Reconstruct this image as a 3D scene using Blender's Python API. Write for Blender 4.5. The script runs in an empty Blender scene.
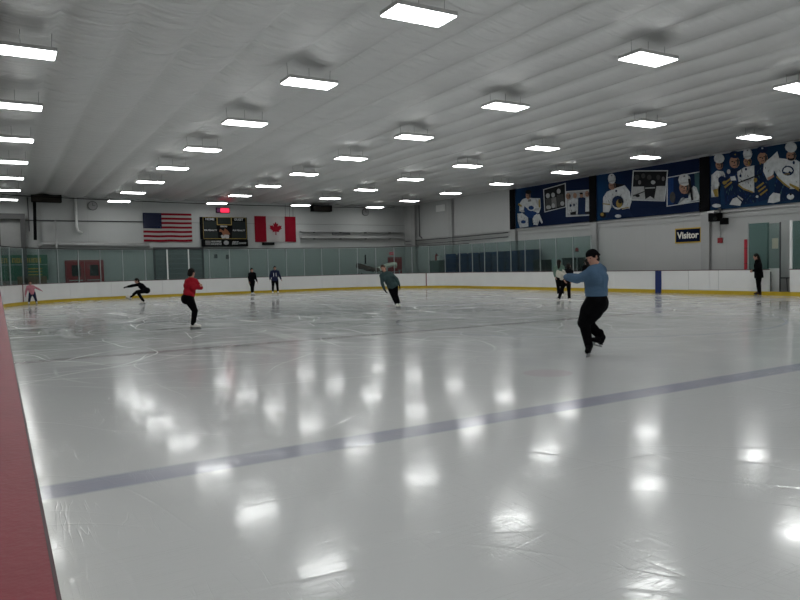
import bpy, bmesh, math, random
from mathutils import Vector, Matrix
PI = math.pi
random.seed(7)
SC = bpy.context.scene
COL = SC.collection

# ------------------------------------------------------------------ materials
def new_mat(name):
    m = bpy.data.materials.new(name); m.use_nodes = True
    nt = m.node_tree
    return m, nt, nt.nodes['Principled BSDF']

def mat(name, col, rough=.6, metal=0., var=.0, scale=8., emit=None, es=0., bump=0., bscale=40., spec=.5):
    m, nt, b = new_mat(name)
    b.inputs['Base Color'].default_value = (*col, 1)
    b.inputs['Roughness'].default_value = rough
    b.inputs['Metallic'].default_value = metal
    b.inputs['Specular IOR Level'].default_value = spec
    if emit:
        b.inputs['Emission Color'].default_value = (*emit, 1)
        b.inputs['Emission Strength'].default_value = es
    tc = nt.nodes.new('ShaderNodeTexCoord')
    if var > 0:
        n = nt.nodes.new('ShaderNodeTexNoise'); n.inputs['Scale'].default_value = scale; n.inputs['Detail'].default_value = 4
        nt.links.new(tc.outputs['Object'], n.inputs['Vector'])
        mx = nt.nodes.new('ShaderNodeMix'); mx.data_type = 'RGBA'
        mx.inputs[6].default_value = (*[c*(1-var) for c in col], 1); mx.inputs[7].default_value = (*[min(1, c*(1+var)) for c in col], 1)
        nt.links.new(n.outputs['Fac'], mx.inputs[0]); nt.links.new(mx.outputs[2], b.inputs['Base Color'])
    if bump > 0:
        n2 = nt.nodes.new('ShaderNodeTexNoise'); n2.inputs['Scale'].default_value = bscale; n2.inputs['Detail'].default_value = 3
        nt.links.new(tc.outputs['Object'], n2.inputs['Vector'])
        bp = nt.nodes.new('ShaderNodeBump'); bp.inputs['Strength'].default_value = bump; bp.inputs['Distance'].default_value = .01
        nt.links.new(n2.outputs['Fac'], bp.inputs['Height']); nt.links.new(bp.outputs['Normal'], b.inputs['Normal'])
    return m

def NM(nt, op, a, b=None, c=None, clamp=False):
    n = nt.nodes.new('ShaderNodeMath'); n.operation = op; n.use_clamp = clamp
    for i, v in enumerate((a, b, c)):
        if v is None: continue
        if isinstance(v, (int, float)): n.inputs[i].default_value = v
        else: nt.links.new(v, n.inputs[i])
    return n.outputs[0]

def band(nt, v, c, half, soft=.02):          # 1 inside |v-c|<half
    d = NM(nt, 'ABSOLUTE', NM(nt, 'SUBTRACT', v, c))
    return NM(nt, 'DIVIDE', NM(nt, 'SUBTRACT', half + soft, d), soft, clamp=True)

def noise(nt, vec, scale, detail=2, rough=.5, dist=0.):
    n = nt.nodes.new('ShaderNodeTexNoise'); n.inputs['Scale'].default_value = scale
    n.inputs['Detail'].default_value = detail; n.inputs['Roughness'].default_value = rough; n.inputs['Distortion'].default_value = dist
    nt.links.new(vec, n.inputs['Vector']); return n.outputs['Fac']

def mapping(nt, vec, scale=(1, 1, 1), rot=(0, 0, 0), loc=(0, 0, 0)):
    m = nt.nodes.new('ShaderNodeMapping')
    m.inputs['Scale'].default_value = scale; m.inputs['Rotation'].default_value = rot; m.inputs['Location'].default_value = loc
    nt.links.new(vec, m.inputs['Vector']); return m.outputs[0]

def mixc(nt, fac, a, b):
    mx = nt.nodes.new('ShaderNodeMix'); mx.data_type = 'RGBA'
    if isinstance(fac, (int, float)): mx.inputs[0].default_value = fac
    else: nt.links.new(fac, mx.inputs[0])
    for i, v in ((6, a), (7, b)):
        if isinstance(v, tuple): mx.inputs[i].default_value = (*v, 1)
        else: nt.links.new(v, mx.inputs[i])
    return mx.outputs[2]

RW = 25.06; YE = 40.85; RAD = 6.9; YN = -15.85      # rink width, far end, corner radius, near end
YB, YC, YF, YG = 4.88, 12.5, 20.12, 37.5             # near blue, centre, far blue, goal line

def ice_material():
    m, nt, b = new_mat('ice')
    tc = nt.nodes.new('ShaderNodeTexCoord'); O = tc.outputs['Object']
    sp = nt.nodes.new('ShaderNodeSeparateXYZ'); nt.links.new(O, sp.inputs[0]); X, Y = sp.outputs[0], sp.outputs[1]
    base = mixc(nt, noise(nt, O, .35, 4), (ICE*.94, ICE*.955, ICE*.96), (ICE, ICE*1.01, ICE*1.01))
    # painted lines under the ice
    fade = NM(nt, 'MULTIPLY_ADD', noise(nt, O, 1.2, 4), .6, .45, clamp=True)
    edge = NM(nt, 'MULTIPLY', NM(nt, 'SUBTRACT', X, .04), 8., clamp=True)
    blue = NM(nt, 'MAXIMUM', band(nt, Y, YB, .135, .05), band(nt, Y, YF, .14, .05))
    blue = NM(nt, 'MULTIPLY', NM(nt, 'MULTIPLY', blue, edge), fade)
    base = mixc(nt, NM(nt, 'MULTIPLY', blue, .66), base, (.19, .20, .35))
    red = NM(nt, 'MULTIPLY', NM(nt, 'MULTIPLY', NM(nt, 'MAXIMUM', band(nt, Y, YC, .14), band(nt, Y, YG, .03)), edge), fade)
    base = mixc(nt, NM(nt, 'MULTIPLY', red, .7), base, (.24, .16, .20))
    def ring(cx, cy, r, hw):
        dx = NM(nt, 'SUBTRACT', X, cx); dy = NM(nt, 'SUBTRACT', Y, cy)
        d = NM(nt, 'SQRT', NM(nt, 'ADD', NM(nt, 'MULTIPLY', dx, dx), NM(nt, 'MULTIPLY', dy, dy)))
        return band(nt, d, r, hw)
    spots = None
    for (cx, cy, r, hw) in ((5.95, 6.5, 0, .3), (19.1, 6.5, 0, .3), (5.95, 18.6, 0, .3), (19.1, 18.6, 0, .3), (5.83, 31.4, 4.57, .03), (19.2, 31.4, 4.57, .03), (5.83, 31.4, 0, .3), (19.2, 31.4, 0, .3)):
        s = ring(cx, cy, r, hw); spots = s if spots is None else NM(nt, 'MAXIMUM', spots, s)
    base = mixc(nt, NM(nt, 'MULTIPLY', NM(nt, 'MULTIPLY', spots, fade), .24), base, (.5, .25, .28))
    base = mixc(nt, NM(nt, 'MULTIPLY', ring(12.53, 12.5, 4.57, .03), .3), base, (.2, .25, .5))
    # blade marks: long shallow arcs, the rims of very large circles around scattered centres
    rm = random.Random(11); tot = None; far = NM(nt, 'MULTIPLY_ADD', NM(nt, 'SUBTRACT', Y, 6.), .12, .12, clamp=True)
    wob = NM(nt, 'MULTIPLY', NM(nt, 'SUBTRACT', noise(nt, O, .35, 1), .5), 1.6)
    sets = []
    for i in range(16):
        cx, cy = rm.uniform(-12, 36), rm.uniform(-14, 40); per = rm.uniform(1.3, 3.4); w = rm.uniform(.010, .026)
        dx = NM(nt, 'SUBTRACT', X, cx); dy = NM(nt, 'SUBTRACT', Y, cy)
        d = NM(nt, 'ADD', NM(nt, 'SQRT', NM(nt, 'ADD', NM(nt, 'MULTIPLY', dx, dx), NM(nt, 'MULTIPLY', dy, dy))), wob)
        fr = NM(nt, 'ABSOLUTE', NM(nt, 'SUBTRACT', NM(nt, 'FRACT', NM(nt, 'DIVIDE', d, per)), .5))
        ln = NM(nt, 'DIVIDE', NM(nt, 'SUBTRACT', w/per, fr), w/per, clamp=True)
        brk = NM(nt, 'MULTIPLY', NM(nt, 'SUBTRACT', noise(nt, mapping(nt, O, loc=(i*5.3, 3*i, i)), .32, 3), .50), 8., clamp=True)
        ln = NM(nt, 'MULTIPLY', ln, brk); tot = ln if tot is None else NM(nt, 'MAXIMUM', tot, ln)
    for i in range(14):                                  # small loops left by turning skaters
        cx, cy, r = rm.uniform(2, 22), rm.uniform(10, 33), rm.uniform(.8, 3.6); w = rm.uniform(.02, .05)
        dx = NM(nt, 'SUBTRACT', X, cx); dy = NM(nt, 'MULTIPLY', NM(nt, 'SUBTRACT', Y, cy), rm.uniform(.6, 1.3))
        d = NM(nt, 'ADD', NM(nt, 'SQRT', NM(nt, 'ADD', NM(nt, 'MULTIPLY', dx, dx), NM(nt, 'MULTIPLY', dy, dy))), NM(nt, 'MULTIPLY', wob, .5))
        ln = NM(nt, 'MULTIPLY', band(nt, d, r, w*.4, w), NM(nt, 'MULTIPLY', NM(nt, 'SUBTRACT', noise(nt, mapping(nt, O, loc=(i*2.3, i, 2*i)), .5, 2), .42), 7., clamp=True))
        tot = NM(nt, 'MAXIMUM', tot, NM(nt, 'MULTIPLY', ln, .6))
    totc = NM(nt, 'MULTIPLY', tot, far)
    # whitish scraped crescents, thickest where people skate
    sc = None
    for (sx, sy, rot, th, sca) in ((1, .25, .35, .60, .4), (.25, 1, .25, .61, .4), (1, .2, 1.2, .62, .5)):
        n = noise(nt, mapping(nt, O, (sx, sy, 1), (0, 0, rot), (sca*9, 0, 0)), sca, 5, .55, 2.2)
        q = NM(nt, 'MULTIPLY', NM(nt, 'SUBTRACT', n, th-.045), 5., clamp=True); sc = q if sc is None else NM(nt, 'MAXIMUM', sc, q)
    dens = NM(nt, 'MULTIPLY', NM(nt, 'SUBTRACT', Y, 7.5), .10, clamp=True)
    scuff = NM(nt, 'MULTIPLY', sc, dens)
    dark_refl = NM(nt, 'MULTIPLY', NM(nt, 'MULTIPLY', NM(nt, 'SUBTRACT', noise(nt, O, .16, 5, .6), .42), 3.5, clamp=True), dens)  # patchy darkening of the far ice: painted-in reflection of the dark glass
    base = mixc(nt, NM(nt, 'MULTIPLY', dark_refl, .7), base, (.30, .315, .32))
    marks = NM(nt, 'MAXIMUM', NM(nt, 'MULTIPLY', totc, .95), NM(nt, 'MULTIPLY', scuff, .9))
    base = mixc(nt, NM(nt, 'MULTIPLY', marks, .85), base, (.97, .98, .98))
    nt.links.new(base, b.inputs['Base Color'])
    rr = NM(nt, 'MULTIPLY_ADD', marks, .25, NM(nt, 'MULTIPLY_ADD', noise(nt, O, .8, 3), .10, ICE_R))
    nt.links.new(rr, b.inputs['Roughness'])
    b.inputs['IOR'].default_value = 1.33
    # fine ripple plus grooves
    fine = NM(nt, 'ADD', NM(nt, 'MULTIPLY', noise(nt, mapping(nt, O, (1, .6, 1), (0, 0, .7)), 3.0, 2), .0004), NM(nt, 'MULTIPLY', tot, -.0008))
    for sx, sy, rot in ((1, 9, .35), (9, 1, .6), (1, 9, 1.2)):      # fine crossing scratches
        fine = NM(nt, 'ADD', fine, NM(nt, 'MULTIPLY', noise(nt, mapping(nt, O, (sx, sy, 1), (0, 0, rot)), 5., 3), .00017))
    hair = None
    for sx, sy, rot, k in ((1, 16, .45, 0), (14, 1, .35, 4), (1, 15, 1.25, 9), (12, 1, .9, 2)):     # sparse hairline grooves
        n = noise(nt, mapping(nt, O, (sx, sy, 1), (0, 0, rot), (k, k, 0)), .9, 1, .5, .4)
        l = NM(nt, 'DIVIDE', NM(nt, 'SUBTRACT', .012, NM(nt, 'ABSOLUTE', NM(nt, 'SUBTRACT', n, .5))), .012, clamp=True)
        l = NM(nt, 'MULTIPLY', l, NM(nt, 'MULTIPLY', NM(nt, 'SUBTRACT', noise(nt, mapping(nt, O, loc=(k, 0, k)), 1.6, 3), .5), 6., clamp=True))
        hair = l if hair is None else NM(nt, 'MAXIMUM', hair, l)
    fine = NM(nt, 'ADD', fine, NM(nt, 'MULTIPLY', hair, -.0007))
    nt.links.new(NM(nt, 'MULTIPLY_ADD', hair, .25, .05), b.inputs['Coat Roughness'])
    bp = nt.nodes.new('ShaderNodeBump'); bp.inputs['Strength'].default_value = 1.0; bp.inputs['Distance'].default_value = 1.0
    nt.links.new(fine, bp.inputs['Height']); nt.links.new(bp.outputs['Normal'], b.inputs['Normal'])
    # a thin, sharper wet film over the rougher ice
    b.inputs['Coat Weight'].default_value = .35; b.inputs['Coat Roughness'].default_value = .045; b.inputs['Coat IOR'].default_value = 1.31
    nt.links.new(bp.outputs['Normal'], b.inputs['Coat Normal'])
    return m

def ceiling_material():
    m, nt, b = new_mat('ceiling_fabric')
    tc = nt.nodes.new('ShaderNodeTexCoord'); O = tc.outputs['Object']
    b.inputs['Metallic'].default_value = .8; b.inputs['Roughness'].default_value = .42
    c = mixc(nt, noise(nt, O, .6, 4), tuple(CEIL*k for k in (.90, .90, .89)), tuple(CEIL*k for k in (1.0, 1.0, .99)))
    nt.links.new(c, b.inputs['Base Color'])
    v = mapping(nt, O, (.35, 3.2, 1), (0, 0, .03))
    w = noise(nt, v, 1.4, 3, .5, .6)
    sp = nt.nodes.new('ShaderNodeSeparateXYZ'); nt.links.new(O, sp.inputs[0])
    left = NM(nt, 'MULTIPLY_ADD', sp.outputs[0], -.05, .75, clamp=True)
    h = NM(nt, 'MULTIPLY', NM(nt, 'MULTIPLY', w, left), .22)
    h = NM(nt, 'ADD', h, NM(nt, 'MULTIPLY', noise(nt, O, 2.5, 3), .012))
    bp = nt.nodes.new('ShaderNodeBump'); bp.inputs['Distance'].default_value = 1.; bp.inputs['Strength'].default_value = .8
    nt.links.new(h, bp.inputs['Height']); nt.links.new(bp.outputs['Normal'], b.inputs['Normal'])
    return m

def wall_material(name, col, axis, seams_h, pitch, rough=.5):
    m, nt, b = new_mat(name)
    tc = nt.nodes.new('ShaderNodeTexCoord'); O = tc.outputs['Object']
    sp = nt.nodes.new('ShaderNodeSeparateXYZ'); nt.links.new(O, sp.inputs[0]); A = sp.outputs[axis]; Z = sp.outputs[2]
    c = mixc(nt, noise(nt, O, .5, 4), tuple(k*.93 for k in col), tuple(k*1.05 for k in col))
    s = None
    for z in seams_h:
        q = band(nt, Z, z, .012, .01); s = q if s is None else NM(nt, 'MAXIMUM', s, q)
    fr = NM(nt, 'FRACT', NM(nt, 'DIVIDE', A, pitch)); vs = band(nt, fr, .5, .004/pitch, .006/pitch)
    s = NM(nt, 'MAXIMUM', s, NM(nt, 'MULTIPLY', vs, .3)) if s is not None else vs
    c = mixc(nt, NM(nt, 'MULTIPLY', s, .55), c, tuple(k*.3 for k in col))
    nt.links.new(c, b.inputs['Base Color']); b.inputs['Roughness'].default_value = rough
    bp = nt.nodes.new('ShaderNodeBump'); bp.inputs['Distance'].default_value = -.01
    nt.links.new(s, bp.inputs['Height']); nt.links.new(bp.outputs['Normal'], b.inputs['Normal'])
    return m

def glass_material(name, tint, refl=1.0):
    m = bpy.data.materials.new(name); m.use_nodes = True; nt = m.node_tree
    for n in list(nt.nodes): nt.nodes.remove(n)
    out = nt.nodes.new('ShaderNodeOutputMaterial'); tr = nt.nodes.new('ShaderNodeBsdfTransparent'); gl = nt.nodes.new('ShaderNodeBsdfGlossy')
    df = nt.nodes.new('ShaderNodeBsdfDiffuse'); df.inputs['Color'].default_value = (.35, .46, .45, 1)
    tr.inputs['Color'].default_value = (*tint, 1); gl.inputs['Roughness'].default_value = .04
    fr = nt.nodes.new('ShaderNodeFresnel'); fr.inputs['IOR'].default_value = 1.45
    mx = nt.nodes.new('ShaderNodeMixShader'); ge = nt.nodes.new('ShaderNodeNewGeometry'); nt.links.new(NM(nt, 'MULTIPLY', fr.outputs[0], NM(nt, 'SUBTRACT', 1., ge.outputs['Backfacing'])), mx.inputs[0]); nt.links.new(tr.outputs[0], mx.inputs[1]); nt.links.new(gl.outputs[0], mx.inputs[2])
    # dust and puck marks scatter a little light
    tc = nt.nodes.new('ShaderNodeTexCoord'); nz = noise(nt, tc.outputs['Object'], 6, 5)
    mx2 = nt.nodes.new('ShaderNodeMixShader'); nt.links.new(NM(nt, 'MULTIPLY', nz, GL_D), mx2.inputs[0]); nt.links.new(mx.outputs[0], mx2.inputs[1]); nt.links.new(df.outputs[0], mx2.inputs[2])
    nt.links.new(mx2.outputs[0], out.inputs[0])
    return m

ICE = .69; ICE_R = .10; CEIL = .74; GL_D = .07
WALLC = .45
M = dict(
    ice=None,
    white_board=mat('white_board', (.80, .80, .79), .35, var=.05, scale=1.5),
    yellow=mat('yellow_plastic', (.52, .36, .012), .4, var=.1, scale=2),
    red_cap=mat('red_plastic_cap', (.27, .022, .04), .5, var=.18, scale=5, bump=.12, bscale=60, spec=.35),
    dark_edge=mat('dark_edge', (.06, .012, .02), .5),
    concrete=mat('concrete', (.16, .16, .155), .8, var=.2, scale=2),
    steel=mat('painted_steel', (.42, .42, .42), .45, .2, var=.06, scale=3),
    steel_dark=mat('dark_steel', (.10, .10, .105), .5, .4, var=.1, scale=5),
    alu=mat('aluminium_post', (.45, .48, .48), .45, .4, var=.05),
    white=mat('white_paint', (.78, .78, .77), .4, var=.03),
    black=mat('black_plastic', (.005, .005, .006), .6, var=.2, spec=.04),
    black_cloth=mat('black_cloth', (.0035, .0035, .0045), .9, var=.25, scale=20, spec=.05),
    navy=mat('navy_vinyl', (.004, .008, .03), .6, var=.2, spec=.05),
    red=mat('red_paint', (.30, .012, .02), .45, var=.1),
    red_cloth=mat('red_knit', (.30, .006, .016), .85, var=.2, scale=30, spec=.2),
    blue_knit=mat('blue_knit', (.07, .125, .20), .9, var=.18, scale=60, bump=.3, bscale=120, spec=.15),
    teal_cloth=mat('teal_jacket', (.035, .062, .064), .8, var=.2, scale=20, spec=.2),
    green_cloth=mat('grey_green_knit', (.12, .19, .15), .85, var=.2, scale=20, spec=.2),
    navy_cloth=mat('navy_jacket', (.012, .016, .05), .8, var=.2, scale=20, spec=.2),
    pink_cloth=mat('pink_jacket', (.50, .20, .24), .8, var=.15, scale=20, spec=.2),
    skin=mat('skin', (.42, .22, .16), .55, var=.08, scale=12),
    glove_white=mat('white_glove', (.62, .60, .52), .8, var=.15, scale=40),
    hair=mat('dark_hair', (.010, .007, .006), .7, var=.4, scale=60, spec=.15),
    hair_brown=mat('brown_hair', (.04, .02, .012), .7, var=.4, scale=60, spec=.15),
    skate_white=mat('white_skate_leather', (.70, .68, .64), .4, var=.06),
    blade=mat('steel_blade', (.22, .23, .24), .4, .9),
    eye=mat('eye', (.02, .015, .012), .2), lip=mat('lip', (.38, .10, .09), .5),
    fixture=mat('fixture_housing', (.55, .55, .55), .4, .3),
    lamp=mat('lamp_diffuser', (.9, .9, .9), .5, emit=(.982, 1., .985), es=30),
    blue_pad=mat('blue_vinyl_pad', (.004, .03, .11), .5, var=.3, scale=1, spec=.2),
    locker=mat('blue_locker', (.005, .02, .07), .5, var=.35, scale=1.2),
    green_sign=mat('green_sign', (.005, .12, .06), .5, var=.1), gold=mat('gold_paint', (.55, .36, .03), .5),
    grey_green=mat('grey_green_cabinet', (.10, .13, .125), .5, var=.1),
    dark_box=mat('dark_box', (.014, .018, .018), .6, var=.2, spec=.15),
    tarp_brown=mat('brown_tarp', (.13, .075, .06), .8, var=.3, scale=6), tarp_cream=mat('cream_tarp', (.72, .69, .60), .8, var=.15, scale=6),
    flag_red=mat('flag_red', (.23, .006, .018), .8, var=.12, scale=3, spec=.1), flag_white=mat('flag_white', (.40, .38, .375), .8, var=.08, scale=3, spec=.1),
    flag_blue=mat('flag_blue', (.007, .011, .04), .8, var=.15, scale=3, spec=.05),
    led=mat('red_led', (.2, .0, .02), .4, emit=(1., .03, .09), es=2.2), led_dim=mat('dim_led', (.05, .01, .05), .4, emit=(.35, .05, .2), es=.25),
    exit_red=mat('exit_red', (.5, .05, .08), .5, emit=(1., .12, .18), es=.45),
    cream=mat('cream_paper', (.50, .48, .38), .7), orange=mat('orange_print', (.16, .05, .015), .6, var=.4, scale=20),
    maroon=mat('maroon_trim', (.16, .02, .02), .5), gold_line=mat('gold_line', (.34, .24, .04), .5),
    wood=mat('brown_wood', (.16, .09, .05), .6, var=.3),
    glass=glass_material('rink_glass', (.72, .80, .79)), glass_thick=glass_material('door_glass', (.50, .64, .62)),
)
PR = dict(w=mat('print_white', (.46, .48, .49), .7, var=.35, scale=7, spec=.1), n=mat('print_navy', (.006, .016, .05), .7, var=.4, scale=4, spec=.1), g=mat('print_grey', (.14, .14, .14), .7, var=.5, scale=9, spec=.1),
          s=mat('print_skin', (.30, .17, .12), .7, var=.3, scale=9, spec=.1), k=mat('print_black', (.010, .010, .012), .7, var=.5, scale=8, spec=.1), y=mat('print_gold', (.24, .17, .045), .7, var=.3, scale=8, spec=.1),
          b=mat('print_blue', (.010, .035, .12), .7, var=.4, scale=4, spec=.1), t=mat('print_teal', (.04, .09, .10), .7, var=.3, scale=4, spec=.1), l=mat('print_light_grey', (.32, .33, .33), .7, var=.3, scale=9, spec=.1), d=mat('print_dark_grey', (.05, .05, .05), .7, var=.6, scale=12, spec=.1))

# ------------------------------------------------------------------ object helpers
def link(name, me, parent=None):
    o = bpy.data.objects.new(name, me); COL.objects.link(o)
    if parent is not None: o.parent = parent
    return o
def tag(o, label=None, cat=None, group=None, kind=None):
    if label: o['label'] = label
    if cat: o['category'] = cat
    if group: o['group'] = group
    if kind: o['kind'] = kind
    return o
def thing(name, label, cat, loc=(0, 0, 0), rz=0, group=None):
    o = bpy.data.objects.new(name, None); COL.objects.link(o); o.location = loc; o.rotation_euler = (0, 0, rz)
    o.empty_display_size = .2
    return tag(o, label, cat, group)
def obj(name, bm, m, parent=None, smooth=False, bevel=0):
    me = bpy.data.meshes.new(name); bmesh.ops.recalc_face_normals(bm, faces=bm.faces); bm.to_mesh(me); bm.free()
    for x in (m if isinstance(m, (list, tuple)) else [m]): me.materials.append(x)
    if smooth:
        for p in me.polygons: p.use_smooth = True
    o = link(name, me, parent)
    if bevel:
        md = o.modifiers.new('bevel', 'BEVEL'); md.width = bevel; md.segments = 2; md.limit_method = 'ANGLE'
    return o
def copy_tree(o, parent=None):
    c = o.copy(); COL.objects.link(c)
    if parent is not None: c.parent = parent
    for ch in o.children: copy_tree(ch, c)
    return c
def box(bm, x0, x1, y0, y1, z0, z1, mi=0):
    v = [bm.verts.new(p) for p in ((x0, y0, z0), (x1, y0, z0), (x1, y1, z0), (x0, y1, z0), (x0, y0, z1), (x1, y0, z1), (x1, y1, z1), (x0, y1, z1))]
    for f in ((0, 3, 2, 1), (4, 5, 6, 7), (0, 1, 5, 4), (1, 2, 6, 5), (2, 3, 7, 6), (3, 0, 4, 7)):
        bm.faces.new([v[i] for i in f]).material_index = mi
    return v
def BX(*a): bm = bmesh.new(); box(bm, *a); return bm
def tube(bm, pts, r, n=8, closed=False):
    pts = [Vector(p) for p in pts]; rings = []
    for i, p in enumerate(pts):
        a = pts[max(i-1, 0)]; b = pts[min(i+1, len(pts)-1)]; t = (b-a).normalized()
        u = t.cross(Vector((0, 0, 1))); u = u if u.length > .05 else t.cross(Vector((1, 0, 0))); u.normalize(); w = t.cross(u)
        rr = r[i] if isinstance(r, (list, tuple)) else r
        rings.append([bm.verts.new(p + (u*math.cos(2*PI*k/n) + w*math.sin(2*PI*k/n))*rr) for k in range(n)])
    for a, b in zip(rings, rings[1:]):
        for k in range(n): bm.faces.new((a[k], a[(k+1) % n], b[(k+1) % n], b[k]))
    bm.faces.new(rings[0][::-1]); bm.faces.new(rings[-1])
def TB(pts, r, n=8): bm = bmesh.new(); tube(bm, pts, r, n); return bm
def cyl(bm, c, axis, r, h, n=20):
    c = Vector(c); a = Vector(axis).normalized(); tube(bm, [c - a*h/2, c + a*h/2], r, n)
def ribbon(bm, path, o0, o1, z0, z1, mi=0, closed=False):
    """solid strip along path [(point2d, outward normal2d)] between offsets and heights"""
    rows = []
    for (p, nrm) in path:
        a = (p[0]+nrm[0]*o0, p[1]+nrm[1]*o0); b = (p[0]+nrm[0]*o1, p[1]+nrm[1]*o1)
        rows.append([bm.verts.new((*a, z0)), bm.verts.new((*b, z0)), bm.verts.new((*b, z1)), bm.verts.new((*a, z1))])
    prs = list(zip(rows, rows[1:])) + ([(rows[-1], rows[0])] if closed else [])
    for a, b in prs:
        for k in range(4): bm.faces.new((a[k], a[(k+1) % 4], b[(k+1) % 4], b[k])).material_index = mi
    if not closed: bm.faces.new(rows[0][::-1]); bm.faces.new(rows[-1])
def textobj(name, s, size, m, parent, loc, rot, depth=.01, offset=0., align='CENTER', xscale=1., shear=0.):
    cu = bpy.data.curves.new(name, 'FONT'); cu.body = s; cu.size = size; cu.extrude = depth/2; cu.offset = offset
    cu.align_x = align; cu.align_y = 'CENTER'; cu.shear = shear; cu.resolution_u = 4
    t = bpy.data.objects.new(name, cu); COL.objects.link(t)
    bpy.context.view_layer.update()
    me = bpy.data.meshes.new_from_object(t.evaluated_get(bpy.context.evaluated_depsgraph_get()))
    bpy.data.objects.remove(t); me.materials.clear(); me.materials.append(m)
    o = link(name, me, parent); o.location = loc; o.rotation_euler = rot; o.scale = (xscale, 1, 1)
    return o
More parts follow.
